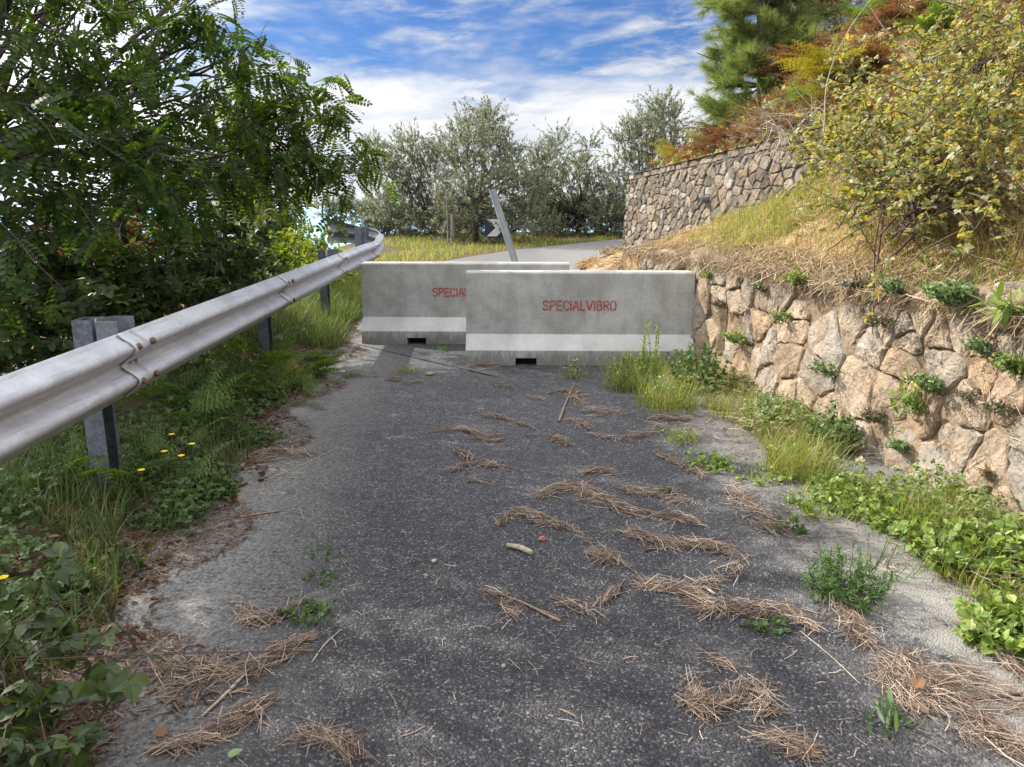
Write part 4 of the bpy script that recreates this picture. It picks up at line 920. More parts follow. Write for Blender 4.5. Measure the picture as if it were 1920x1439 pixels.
# left verge
x, y = samp(15000, lambda y: (xl(y) - 1.15, xl(y) - .06 + .16 * np.sin(y * 3.1)), 1.6, 11.5, 1.25); kk = patchy(x, y, 1.4, -.9); x, y = x[kk], y[kk]
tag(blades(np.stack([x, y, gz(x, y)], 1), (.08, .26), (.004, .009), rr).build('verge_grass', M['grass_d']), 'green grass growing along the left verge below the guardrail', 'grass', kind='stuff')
x, y = samp(9000, lambda y: (xl(y) - 1.0, xl(y) - .03), 8, 16.5); tag(blades(np.stack([x, y, gz(x, y)], 1), (.10, .36), (.004, .009), rr, (1, 2, 3, 4)).build('tall_grass', M['grass_m']), 'taller sunlit grass under the far guardrail beside the rear barrier', 'grass', kind='stuff')
# clover-like cover, left verge
x, y = samp(7500, lambda y: (xl(y) - .95, xl(y) + .05 + .12 * np.sin(y * 2.1)), 1.7, 6.8, 1.2); kk = patchy(x, y, 2.1, -.75); x, y = x[kk], y[kk]; n = len(x)
pt = np.stack([x, y, gz(x, y) + rr.uniform(.02, .13, n)], 1); f = rdir(n, rr) * [1, 1, .5]
tag(Geo().add(*inst(*T_TRI, frames(f, nrm(np.array([0, 0, 1.]) + rr.normal(0, .35, (n, 3)))), pt, rr.uniform(.016, .036, n))).build('clover_cover', M['weed_d']), 'low clover leaves carpeting the left verge', 'ground cover', kind='stuff')
# far grass beyond the barriers
x = rr.uniform(-4.5, 4.2, 16000); y = rr.uniform(15.5, 28, 16000)
lx = np.interp(y, [15, 16.5, 17.6, 19.3, 22, 23.9, 26.1, 29], [-2.33, -2.4, -2.2, -1.46, 0, 1.6, 3.56, 6.5]); kk = (x < lx - .05) & patchy(x, y, .8, -1.0); x, y = x[kk], y[kk]
tag(blades(np.stack([x, y, gz(x, y)], 1), (.06, .24), (.008, .02), rr).build('meadow_grass', M['grass']), 'short yellow-green grass beyond the bend below the olive trees', 'grass', kind='stuff')
# bank: dry grass on the slope above the low wall
N = 36000; y = 2.2 + 12.5 * rr.uniform(0, 1, N) ** 1.1; tt = rr.uniform(0, 1, N) ** 1.2; pts = []
for yy, t_ in zip(y, tt):
    xs, zs = profile(yy); xx = xs[1] - .04 + (xs[3] + .9 - xs[1]) * t_
    if 8.6 < yy < WEND and xx > xu(yy) - .05: continue
    pts.append([xx, yy, np.interp(xx, xs[1:], zs[1:]) - .015])
pts = np.array(pts); sel = rr.random(len(pts))
dg = blades(pts[sel < .5], (.06, .24), (.0025, .006), rr, (1, 2, 3, 4, 4))
tag(dg.build('dry_bank_grass', M['drygrass']), 'dry straw-coloured grass covering the bank above the low wall', 'grass', kind='stuff')
gsel = pts[(sel > .66)]; gsel = gsel[(np.sin(gsel[:, 1] * 1.7 + .6) + np.sin(gsel[:, 0] * 3) + .6 * np.sin(gsel[:, 1] * 5.1 + gsel[:, 0] * 4) > .55)]
tag(blades(np.repeat(gsel, 3, 0) + rr.normal(0, .05, (len(gsel) * 3, 3)) * [1, 1, 0], (.08, .26), (.003, .006), rr, (1, 2, 3, 4, 4)).build('green_bank_grass', M['grass']), 'fresh green grass tufts scattered over the dry bank', 'grass', kind='stuff')
def matted(name, label, n, y0, y1, ta, tb_, mat, L, wd, over=0.):
    yy = rr.uniform(y0, y1, n); tt = rr.uniform(0, 1, n); a = rr.uniform(0, 2 * PI, n); pp = []; fd = []; nn = []
    for y_, t_, a_ in zip(yy, tt, a):
        xs, zs = profile(y_); x0 = xs[1] - over; x1 = min(xs[3], float(xu(y_)) - .04) if 8.6 < y_ < WEND else xs[3] + .6
        x_ = x0 + (x1 - x0) * (ta + (tb_ - ta) * t_); i = int(np.clip(np.searchsorted(xs, x_) - 1, 1, 7)); ts = np.array([xs[i + 1] - xs[i], 0, zs[i + 1] - zs[i]]); ts /= np.linalg.norm(ts) + 1e-9; no = np.array([-ts[2], 0, ts[0]])
        pp.append([x_, y_, np.interp(x_, xs[1:], zs[1:])] + no * .02); fd.append(np.array([0, math.cos(a_), 0]) + ts * math.sin(a_) + no * rr.normal(.05, .22)); nn.append(no + rr.normal(0, .5, 3))
    fr = frames(np.array(fd), nrm(np.array(nn))); l = rr.uniform(*L, n); fr = fr * np.stack([rr.uniform(*wd, n), l, l], 1)[:, None, :]
    V = np.array([[-.5, -.5, 0], [.5, -.5, 0], [.5, 0, .06], [-.5, 0, .06], [.4, .5, 0], [-.4, .5, 0]]); tv = np.broadcast_to(V, (n, 6, 3)).copy(); tv[:, 2:4, 2] += rr.uniform(-.02, .14, n)[:, None]
    V = np.einsum('nij,nkj->nki', fr, tv) + np.array(pp)[:, None]; F = np.array([[0, 1, 2, 3], [3, 2, 4, 5]])
    tag(Geo().add(V.reshape(-1, 3), (F[None] + (np.arange(n) * 6)[:, None, None]).reshape(-1, 4)).build(name, M[mat]), label, 'straw', kind='stuff')
matted('matted_straw', 'matted dry straw lying all over the bank', 16000, 2., 14., .0, 1., 'drygrass', (.06, .28), (.003, .008))
matted('toe_straw', 'dead straw over the end of the bank behind the barriers', 6000, 9.4, 15.5, -.25, 1., 'straw', (.08, .3), (.005, .011))
matted('hanging_straw', 'fringe of dead straw and roots spilling over the top of the low wall', 6500, 2., 9.6, .0, .14, 'straw', (.08, .32), (.0025, .006), .13)
N = 1500; pts = []
for _ in range(N):
    yy = rr.uniform(6.5, 14); xs, zs = profile(yy); xx = xs[3] + rr.uniform(.15, 4.); pts.append([xx, yy, np.interp(xx, xs[1:], zs[1:])])
pts = np.array(pts); f = rdir(N, rr) * [1, 1, .4] + [-.45, -.3, .55]
tag(Geo().add(*inst(*T_FRS, frames(f, np.array([0, 0, 1.]) + rr.normal(0, .3, (N, 3))), pts, rr.uniform(.25, .5, N))).build('dead_bracken', M['fern_r']), 'rust brown dead bracken covering the upper hillside', 'bracken', kind='stuff')
pp = []
for _ in range(330):
    u_, v_ = rr.normal(1440, 75), rr.normal(415, 34)
    d = ray(u_, v_); t = 5.
    while t < 13:
        q = np.array([0, 0, CAM_H]) + d * t
        if q[2] < hz(q[0], q[1]) and q[0] > xw(q[1]) + .1: pp.append(q); break
        t += .04
pp = np.array(pp); pp = pp[pp[:, 0] < np.where(pp[:, 1] > 8.4, xu(pp[:, 1]) - .1, 9)]; pp = np.repeat(pp, 7, 0) + rr.normal(0, .045, (len(pp) * 7, 3)) * [1, 1, .2]
tag(blades(pp, (.08, .30), (.003, .006), rr, (1, 2, 3, 4, 4)).build('fresh_bank_grass', M['grass']), 'patch of fresh green grass on the bank below the tall stone wall', 'grass', kind='stuff')
# hanging long dry grass under the bramble at right
n = 2600; u = rr.uniform(1560, 1990, n); v = 150 + (u - 1560) * .25 + rr.uniform(0, 280, n); pp = []
for a_, b_ in zip(u, v):
    d = ray(a_, b_); t = 3.6
    for _ in range(60):
        q = np.array([0, 0, CAM_H]) + d * t
        if q[2] < hz(q[0], q[1]) and q[0] > xw(q[1]) + .1: break
        t += .1
    pp.append(q)
pp = np.array(pp); 
tag(blades(pp, (.18, .5), (.003, .006), rr, (3, 4, 4)).build('hanging_dry_grass', M['drygrass']), 'long dry grass hanging down the slope at the right', 'grass', kind='stuff')
# soil-hugging weed cover on hillside to hide bare earth
N = 9000; pts = []
for _ in range(N):
    yy = rr.uniform(3.5, 25); xs, zs = profile(yy); xx = xs[3] + rr.uniform(.0, 5.5); pts.append([xx, yy, np.interp(xx, xs[1:], zs[1:])])
pts = np.array(pts); f = rdir(N, rr, .6)
tag(Geo().add(*inst(*T_FRS, frames(f + [-.3, -.3, .2], np.array([0, 0, 1.]) + rr.normal(0, .3, (N, 3))), pts[:N], rr.uniform(.2, .5, N))).build('hill_ferns', M['fern_r']) if False else Geo().add(*inst(*T_TRI, frames(f, rdir(N, rr, .8)), pts + [0, 0, .08], rr.uniform(.05, .12, N))).build('hill_scrub', M['bramble']), 'mixed leafy scrub covering the hillside', 'scrub', kind='stuff')

# ------------------------------------------------------------------ straw, litter
def straws(n, pos_, ang, L, wd, zh, rr):
    """flat bent strips lying on the ground"""
    a = ang; l = rr.uniform(*L, n); w_ = rr.uniform(*wd, n)
    V = np.array([[-.5, -.5, 0], [.5, -.5, 0], [.5, 0, 0], [-.5, 0, 0], [.4, .5, 0], [-.4, .5, 0]]); F = np.array([[0, 1, 2, 3], [3, 2, 4, 5]])
    fd = np.stack([np.cos(a), np.sin(a), rr.normal(0, .10, n)], 1); fr = frames(fd, nrm(np.array([0, 0, 1.]) + rr.normal(0, .5, (n, 3))))
    fr = fr * np.stack([w_, l, l], 1)[:, None, :]
    tv = np.broadcast_to(V, (n, 6, 3)).copy(); bend = rr.normal(0, .10, n); tv[:, 2:4, 0] += (bend * l / w_)[:, None]; tv[:, 2:4, 2] += rr.uniform(.0, .09, n)[:, None]
    P_ = pos_.copy(); P_[:, 2] += zh + np.abs(fd[:, 2]) * l * .35
    V = np.einsum('nij,nkj->nki', fr, tv) + P_[:, None]
    V[..., 2] = np.maximum(V[..., 2], .0155)
    return V.reshape(-1, 3), (F[None] + (np.arange(n) * 6)[:, None, None]).reshape(-1, 4)
def straw_clump(label, px, wpx, n, rr, mat='straw_w', L=(.03, .17), zmax=.013, name='straw_clump'):
    pts = np.array([G(*q) for q in px]); seg = np.linalg.norm(np.diff(pts, axis=0), axis=1); cum = np.concatenate([[0], np.cumsum(seg)])
    dist = np.linalg.norm(pts.mean(0) - [0, 0, CAM_H]); wv = wpx * dist / FPX
    base = pts.mean(0) * [1, 1, 0] + [0, 0, .012]
    t = rr.uniform(0, cum[-1], n); c = np.stack([np.interp(t, cum, pts[:, i]) for i in range(3)], 1); tb = np.stack([np.interp(np.clip(t + .05, 0, cum[-1]), cum, pts[:, i]) - np.interp(np.clip(t - .05, 0, cum[-1]), cum, pts[:, i]) for i in range(3)], 1)
    nb = max(3, n // 26); tb_ = np.sort(rr.uniform(0, cum[-1], nb)); ob = rr.normal(0, .95, nb) * wv * (.5 + .5 * np.sin(PI * tb_ / cum[-1])); ab = rr.normal(0, .55, nb)
    wb = rr.uniform(.3, 1.6, nb) ** 2; bi = rr.choice(nb, n, p=wb / wb.sum()); t = np.clip(tb_[bi] + rr.normal(0, .045, n), 0, cum[-1])
    c = np.stack([np.interp(t, cum, pts[:, i]) for i in range(3)], 1); tb = np.stack([np.interp(np.clip(t + .05, 0, cum[-1]), cum, pts[:, i]) - np.interp(np.clip(t - .05, 0, cum[-1]), cum, pts[:, i]) for i in range(3)], 1)
    offs = rr.normal(0, .8, n); nn = nrm(np.stack([-tb[:, 1], tb[:, 0], 0 * t], 1)); c = c + nn * (ob[bi] + offs * wv * .55)[:, None]
    ang = np.arctan2(tb[:, 1], tb[:, 0]) + ab[bi] + rr.normal(0, .33, n); loose = rr.random(n) < .18; ang[loose] = rr.uniform(0, 2 * PI, loose.sum())
    zh = np.abs(rr.normal(0, zmax * .55, n)) * np.exp(-offs ** 2 * .6) + .003; c[:, 2] = .012
    s_ = .75 + .12 * dist
    V, F = straws(n, c, ang, (L[0], L[1]), (.0010 * (.8 + dist * .09), .0030 * (.8 + dist * .09)), zh, rr)
    o = Geo().add(V - base, F).build(name, M[mat], None); o.location = tuple(base); tag(o, label, 'straw', 'wisps of dry straw on the road'); return o
rr = np.random.default_rng(91)
SL = [
 ('thick brown straw ridge lying left of the small straw bundle in front of the barriers', [(802, 815), (867, 810), (950, 833)], 8, 260),
 ('thin straw wisp just right of the road centre nearest the front barrier', [(908, 783), (955, 790), (1004, 808)], 6, 150),
 ('short straw bundle right of the thick straw ridge', [(988, 819), (1030, 822), (1075, 844)], 6, 150),
 ('zigzag of pale straw below the thick straw ridge', [(842, 846), (892, 868), (846, 888), (900, 910)], 5, 160),
 ('little straw tail joining the pale zigzag', [(905, 877), (950, 878), (983, 888)], 4, 80),
 ('brown straw heap by the upright dead stick', [(1035, 740), (1070, 735), (1110, 765), (1060, 770)], 12, 260),
 ('sunlit ring of straw at the right road edge, lower arc', [(1083, 792), (1117, 821), (1180, 830), (1242, 804)], 10, 320),
 ('sunlit ring of straw at the right road edge, upper arc', [(1092, 790), (1138, 775), (1221, 790), (1290, 790)], 9, 300),
 ('fine straw wisp in front of the middle of the front barrier', [(938, 725), (970, 735), (1008, 754)], 4, 70),
 ('small dark straw heap above the long straw drift', [(1104, 890), (1130, 888), (1163, 900)], 7, 120),
 ('long thick straw drift in the middle right of the road', [(1025, 937), (1075, 915), (1117, 942), (1180, 967), (1263, 975), (1321, 990)], 13, 700),
 ('straw wisp with a green sprig right of the long drift', [(1175, 925), (1242, 930), (1305, 950)], 8, 200),
 ('long curved straw wisp above the red stone', [(925, 985), (967, 967), (1054, 988), (1112, 1021)], 7, 280),
 ('hooked straw drift curling back towards the right verge', [(1180, 1004), (1242, 1029), (1325, 1025), (1388, 1060), (1355, 1088), (1312, 1105)], 10, 520),
 ('slanting straw wisp below the tail of the curved wisp', [(1096, 1029), (1158, 1054), (1204, 1079)], 8, 170),
 ('widest straw drift with a green weed growing through it', [(1208, 1106), (1283, 1112), (1333, 1142), (1408, 1150), (1471, 1155), (1515, 1190)], 12, 620),
 ('tiny straw tuft left of the widest drift', [(1125, 1138), (1150, 1120), (1167, 1108)], 6, 60),
 ('small straw bundle beside a split reed', [(1054, 1142), (1078, 1146), (1115, 1165)], 5, 60),
 ('twiggy straw at the head of the long dead stick', [(925, 1117), (940, 1130), (955, 1160)], 7, 60),
 ('forked straw clump in the lower right of the road', [(1296, 1279), (1309, 1340), (1350, 1325), (1388, 1305), (1425, 1294), (1440, 1350)], 10, 360),
 ('short stiff straw clump at the bottom edge right of centre', [(1432, 1391), (1470, 1400), (1515, 1421)], 8, 110),
 ('bulky round straw heap near the lower right corner', [(1665, 1250), (1700, 1275), (1715, 1310), (1745, 1335)], 30, 520),
 ('flattened straw mat in the bottom right corner', [(1770, 1290), (1840, 1310), (1912, 1310)], 26, 260),
 ('loose straw strands trailing off the bottom right corner', [(1785, 1342), (1850, 1390), (1912, 1432)], 20, 260),
 ('straw streak below the bushy green weed', [(1560, 1140), (1590, 1175), (1631, 1215)], 14, 220),
 ('sunlit straw streak along the pale concrete edge at right', [(1819, 1174), (1850, 1215), (1894, 1270)], 18, 260),
 ('faint straw tuft left of the forked clump', [(1328, 1241), (1345, 1246), (1365, 1256)], 5, 40),
 ('straw streak along the right edge beside the verge', [(1365, 915), (1420, 965), (1481, 1024)], 13, 320),
 ('thin straw streak above the green sprigs at right', [(1221, 850), (1265, 868), (1317, 896)], 8, 160),
 ('straw heap left of the dandelion-like weed on the left half', [(439, 1140), (469, 1178), (530, 1160), (585, 1132)], 9, 220),
 ('long straw ridge crossing the left lane', [(281, 1255), (375, 1279), (469, 1256), (562, 1211)], 13, 560),
 ('straw arc in the lower left running towards the corner', [(495, 1331), (440, 1370), (375, 1402), (311, 1418)], 10, 280),
 ('straw comma at the bottom edge left of centre', [(562, 1391), (638, 1399), (675, 1436)], 9, 150),
 ('rusty straw patch on the pale strip left of the rear barrier', [(570, 722), (600, 718), (628, 722)], 8, 130),
 ('thin brown straw patch on the left edge beside the clover', [(478, 868), (530, 858), (585, 855)], 16, 240),
 ('straw debris at the left foot of the front barrier', [(868, 692), (895, 688), (930, 690)], 6, 90),
 ('wilted straw around the grass tuft before the rear barrier', [(735, 715), (770, 722), (800, 712)], 6, 80)]
for lab, px, wp_, n in SL: straw_clump(lab, px, wp_ * 1.1, int(n * 1.25), rr)
# uncountable litter
def stuff_straw(name, label, n, xf, y0, y1, pw, mat, L=(.02, .10), wd=(.002, .005), th=None, f=1.4, zh=(.003, .012), leaf=False):
    x, y = samp(n, xf, y0, y1, pw)
    if th is not None: kk = patchy(x, y, f, th); x, y = x[kk], y[kk]
    n = len(x); z = np.maximum(gz(x, y), .0) + .006; pp = np.stack([x, y, z], 1)
    if leaf:
        fd = rdir(n, rr) * [1, 1, .35]; V, F = inst(*T_FOLD, frames(fd, nrm(np.array([0, 0, 1.]) + rr.normal(0, .5, (n, 3)))), pp + [0, 0, .014], rr.uniform(*L, n))
    else: V, F = straws(n, pp, rr.uniform(0, 2 * PI, n), L, wd, rr.uniform(*zh, n), rr)
    tag(Geo().add(V, F).build(name, M[mat]), label, 'litter', kind='stuff')
stuff_straw('straw_litter', 'loose straws scattered over the asphalt', 1300, lambda y: (xl(y) + .2, 1.6 + 0 * y), 1.5, 7.3, 1.4, 'straw_w', (.015, .09), (.0015, .0035))
stuff_straw('edge_litter', 'brown twigs and straw along the left road edge', 13000, lambda y: (xl(y) - .32, xl(y) + .24 + .16 * np.sin(y * 4.1)), 1.5, 9.5, 1.3, 'litter', (.02, .09), (.002, .006), -.7, 1.5)
stuff_straw('corner_litter', 'mass of dead leaves and straw in the lower left corner', 2600, lambda y: (xl(y) - .2, -1.05 + 0 * y + .25 * np.sin(y * 9)), 1.5, 2.75, 1., 'litter', (.02, .09), (.002, .007), -.9, 2.2)
stuff_straw('leaf_litter', 'dead brown leaves along the left road edge', 2600, lambda y: (xl(y) - .45, xl(y) + .2 + .1 * np.sin(y * 3.3)), 1.5, 8, 1.3, 'litter', (.02, .05), None, -.5, 1.7, leaf=True)
stuff_straw('right_litter', 'straw and twigs along the weedy right edge', 5200, lambda y: (1.2 + .1 * np.sin(y * 3) + 0 * y, xw(y) - .1), 1.9, 7.4, .8, 'straw_w', (.015, .10), (.0015, .004), -.3, 1.9)
stuff_straw('far_straw', 'dry straw beside the far road below the tall wall', 5000, lambda y: (np.interp(y, [12, 18, 22], [.9, 1.5, 2.7]), np.interp(y, [12, 18, 22], [1.9, 2.5, 3.1])), 12, 22, 1., 'drygrass', (.06, .25), (.008, .02), -.9, .9, (.01, .05))

# ------------------------------------------------------------------ weeds
def weed(label, base, n, rad, hgt, leafT, mat, size, rr, nl=9, name='weed', cat='weed', group=None, stem_r=.003, grass=0, gm='grass', gh=(.1, .3), lean=(0, 0, 0), flowers=None):
    base = np.asarray(base, float); t = thing(name, label, cat, base, group)
    a = rr.uniform(0, 2 * PI, n); q = rr.uniform(0, 1, n) ** .5; st = np.stack([np.cos(a) * q * rad * .5, np.sin(a) * q * rad * .5, np.full(n, -.02)], 1)
    tip = np.stack([np.cos(a) * q * rad, np.sin(a) * q * rad, hgt * rr.uniform(.55, 1.1, n) * (1 - .4 * q ** 2)], 1) + np.asarray(lean) * hgt
    tt = np.linspace(0, 1, 5); pl = st[:, None] + (tip - st)[:, None] * tt[None, :, None] + rr.normal(0, .012, (n, 5, 3)); 
    if n: Geo().add(*tubes(pl, np.linspace(stem_r, stem_r * .4, 5)[None].repeat(n, 0), 3)).build('stems', M['weed_d'], t)
    if n and nl:
        ti = rr.uniform(.2, 1, (n, nl)); ii = np.minimum((ti * 4).astype(int), 3); fr = ti * 4 - ii; rows = np.arange(n)[:, None]
        ps = (pl[rows, ii] * (1 - fr)[..., None] + pl[rows, ii + 1] * fr[..., None]).reshape(-1, 3); f = rdir(len(ps), rr, .15)
        Geo().add(*inst(*leafT, frames(f, nrm(np.array([0, 0, 1.]) + rr.normal(0, .4, (len(ps), 3)))), ps, rr.uniform(*size, len(ps)))).build('leaves', mat, t)
    if grass:
        a = rr.uniform(0, 2 * PI, grass); q = rr.uniform(0, 1, grass) ** .5 * rad
        blades(np.stack([np.cos(a) * q, np.sin(a) * q, np.full(grass, -.01)], 1), gh, (.0022, .0055), rr, (1, 2, 3, 3, 4)).build('grass_blades', M[gm], t)
    if flowers:
        mt, k_ = flowers
        for i in range(min(k_, n)): flower_head(t, pl[i, -1], mt, rr)
    return t
def flower_head(t, p, mt, rr, s=.013):
    n = 9; a = np.arange(n) * 2 * PI / n; f = np.stack([np.cos(a), np.sin(a), np.full(n, .35)], 1)
    o = Geo().add(*inst(*T_OV, frames(f, np.array([0, 0, 1.])), np.broadcast_to(np.asarray(p), (n, 3)).copy(), np.full(n, s))).build('flower', M[mt], t)
rr = np.random.default_rng(101)
W = weed
# weeds in the road
W('sparse green weed sprig on the left lane, upper of the row', G(612, 1045), 14, .09, .035, T_FOLD, M['grass_d'], (.012, .022), rr, 6, grass=30, gm='grass_d', gh=(.03, .08))
W('flat straggly weed below the upper sprig on the left lane', G(600, 1090), 14, .08, .04, T_FOLD, M['grass_d'], (.012, .022), rr, 6, grass=25, gm='grass_d', gh=(.03, .07))
W('bigger green weed at the lower end of the left lane row', G(580, 1160), 22, .10, .06, T_FOLD, M['weed_d'], (.016, .03), rr, 9, grass=30, gm='grass_d', gh=(.03, .09))
W('grass tuft with a grey dead leaf in front of the rear barrier', G(762, 700), 0, .13, .08, T_FOLD, M['weed'], (.02, .03), rr, 0, grass=140, gm='grass', gh=(.05, .14))
W('small weed in the gap at the foot of the two barriers', G(825, 660), 10, .10, .04, T_LAN, M['weed_d'], (.05, .09), rr, 4)
W('round grassy weed on the right edge nearest the straw ring', G(1275, 830), 10, .13, .10, T_FOLD, M['weed'], (.015, .03), rr, 6, grass=160, gh=(.06, .16))
W('leafy green weed right of the round grassy weed', G(1330, 875), 36, .17, .08, T_FOLD, M['weed'], (.02, .04), rr, 9, grass=30, gh=(.04, .1))
W('dark weed growing through the widest straw drift', G(1445, 1180), 24, .09, .05, T_FOLD, M['weed_d'], (.014, .026), rr, 8)
W('dark rosette weed beside the bulky straw heap', G(1658, 1362), 12, .08, .03, T_LAN, M['weed_d'], (.05, .09), rr, 3, grass=12, gm='grass_d', gh=(.05, .1))
W('small sprig in the straw streak beside the verge', G(1480, 1000), 14, .09, .08, T_FOLD, M['weed_d'], (.02, .035), rr, 7)
W('tiny leaf sprig at the tail of the long drift', G(1248, 925), 6, .04, .03, T_FOLD, M['weed_d'], (.015, .025), rr, 4)
W('bushy feathery green weed on the right road edge', G(1580, 1120), 70, .19, .20, T_LAN, M['weed_d'], (.02, .045), rr, 22, stem_r=.002, grass=40, gm='grass_d', gh=(.06, .16))
W('thin yellow-green stalks leaning right behind the bushy weed', G(1640, 1090), 9, .22, .34, T_LAN, M['weed'], (.012, .03), rr, 14, lean=(.45, .2, 0), stem_r=.0025)
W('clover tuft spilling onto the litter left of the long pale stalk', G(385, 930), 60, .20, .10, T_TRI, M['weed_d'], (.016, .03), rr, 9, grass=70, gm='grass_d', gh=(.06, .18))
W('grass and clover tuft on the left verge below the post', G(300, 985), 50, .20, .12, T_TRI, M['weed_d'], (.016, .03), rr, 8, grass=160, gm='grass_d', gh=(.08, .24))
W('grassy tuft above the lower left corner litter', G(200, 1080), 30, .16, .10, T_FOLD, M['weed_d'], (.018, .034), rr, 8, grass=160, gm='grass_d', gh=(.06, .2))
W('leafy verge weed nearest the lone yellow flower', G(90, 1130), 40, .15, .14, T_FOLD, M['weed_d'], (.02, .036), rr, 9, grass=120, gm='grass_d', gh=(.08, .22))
W('clover tuft at the road edge below the ferns', G(480, 830), 50, .20, .10, T_TRI, M['weed_d'], (.016, .03), rr, 8, grass=60, gm='grass_d', gh=(.06, .18))
# right verge
W('grassy weed clump at the right foot of the front barrier', G(1180, 730), 36, .22, .34, T_LAN, M['weed'], (.03, .06), rr, 14, grass=420, gh=(.15, .45))
W('tall weed with feathery spike before the front barrier lettering', G(1200, 740), 5, .07, .72, T_LAN, M['weed'], (.03, .06), rr, 70, stem_r=.004)
W('second feathery spike just right of the tall one', G(1228, 735), 4, .06, .6, T_LAN, M['weed'], (.03, .055), rr, 60, stem_r=.004)
W('leafy clump with blue flowers between the barrier and the low wall', G(1305, 730), 46, .26, .48, T_FOLD, M['weed_d'], (.025, .05), rr, 14, grass=160, gm='grass_d', gh=(.15, .35), flowers=('petal_b', 5))
W('thin weed with yellow flowers before the barrier fork slot', G(1075, 710), 8, .13, .30, T_LAN, M['weed'], (.02, .05), rr, 8, grass=60, gh=(.1, .3), flowers=('petal', 5), stem_r=.002)
W('dense grass clump against the wall right of the barrier', G(1250, 765), 24, .25, .28, T_FOLD, M['weed'], (.02, .04), rr, 9, grass=520, gh=(.14, .42))
W('bright yellow-green grass tuft on the verge edge', G(1345, 770), 0, .13, .1, T_FOLD, M['weed'], (.02, .03), rr, 0, grass=260, gh=(.1, .24))
W('whitish leafy weed in front of the low wall', G(1440, 800), 50, .24, .30, T_FOLD, M['euph'], (.018, .035), rr, 14, grass=200, gh=(.12, .3))
W('tall arching grass in front of the shaded wall hollow', G(1500, 890), 10, .22, .2, T_FOLD, M['weed'], (.02, .04), rr, 8, grass=480, gh=(.15, .38))
W('leafy dark weed at the corner of the shaded hollow', G(1560, 850), 40, .18, .34, T_FOLD, M['weed_d'], (.025, .045), rr, 12, grass=120, gm='grass_d', gh=(.1, .3))
W('clover clump trailing onto the concrete edge', G(1590, 930), 60, .26, .12, T_TRI, M['weed'], (.02, .035), rr, 8, grass=60, gh=(.06, .2))
W('clover clump below the shaded hollow', G(1690, 985), 70, .26, .15, T_TRI, M['weed'], (.022, .04), rr, 8, grass=80, gh=(.08, .24))
W('yellow-green leafy weed on the verge between the clovers', G(1640, 960), 60, .24, .16, T_FOLD, M['weed'], (.02, .04), rr, 9, grass=90, gh=(.08, .25))
W('lush broadleaf weed bank against the wall at the right edge', G(1800, 1060), 90, .28, .22, T_FOLD, M['weed'], (.03, .055), rr, 9, grass=90, gh=(.1, .3))
W('lush weed clump with yellowish leaves at the right margin', G(1895, 1090), 90, .26, .24, T_FOLD, M['weed'], (.03, .055), rr, 9, grass=60, gh=(.1, .3))
W('low trailing weed at the lower right margin', G(1890, 1210), 60, .17, .13, T_TRI, M['weed'], (.025, .045), rr, 8)
W('tall thin grasses by the wall foot at right', G(1760, 1010), 8, .2, .25, T_FOLD, M['weed'], (.02, .04), rr, 8, grass=260, gh=(.15, .4))
W('green weed between the arching grass and the clovers', G(1540, 960), 40, .2, .10, T_FOLD, M['weed'], (.02, .036), rr, 9, grass=120, gh=(.06, .2))
W('straggling weed over the concrete edge', G(1430, 900), 26, .18, .07, T_FOLD, M['weed'], (.018, .034), rr, 8, grass=80, gh=(.04, .14))
W('broadleaf weed patch on the pale concrete edge at right', G(1905, 1165), 50, .15, .14, T_FOLD, M['weed'], (.025, .05), rr, 8, grass=40, gh=(.06, .2))
W('yellowish clover patch between the lush weeds and the bushy weed', G(1775, 1050), 50, .2, .14, T_TRI, M['weed'], (.018, .032), rr, 8, grass=60, gh=(.06, .2))
x, y = samp(9000, lambda y: (xw(y) - .62 + .1 * np.sin(y * 4), xw(y) - .03), 2.3, 7.6, 1.1); kk = patchy(x, y, 1.9, -.55); x, y = x[kk], y[kk]
tag(blades(np.stack([x, y, 0 * x + .012], 1), (.05, .24), (.002, .0055), rr, (1, 2, 3, 4, 4)).build('wall_foot_grass', M['grass']), 'sunlit grass growing thick along the foot of the low wall', 'grass', kind='stuff')
n = 3600; x, y = samp(n, lambda y: (xw(y) - .55, xw(y) - .03), 2.2, 6.6, 1.1); kk = patchy(x, y, 2.6, -.35); x, y = x[kk], y[kk]; n = len(x); f = rdir(n, rr) * [1, 1, .5]
tag(Geo().add(*inst(*T_TRI, frames(f, nrm(np.array([0, 0, 1.]) + rr.normal(0, .4, (n, 3)))), np.stack([x, y, rr.uniform(.03, .20, n)], 1), rr.uniform(.018, .036, n))).build('wall_foot_cover', M['weed_m']), 'small clover leaves among the grass at the foot of the low wall', 'ground cover', kind='stuff')
stuff_straw('verge_stems', 'dry brown stems lying among the weeds at the wall foot', 1800, lambda y: (xw(y) - .7, xw(y) - .05), 2.2, 7.3, 1., 'straw', (.06, .22), (.002, .004), -.4, 1.3, (.03, .16))
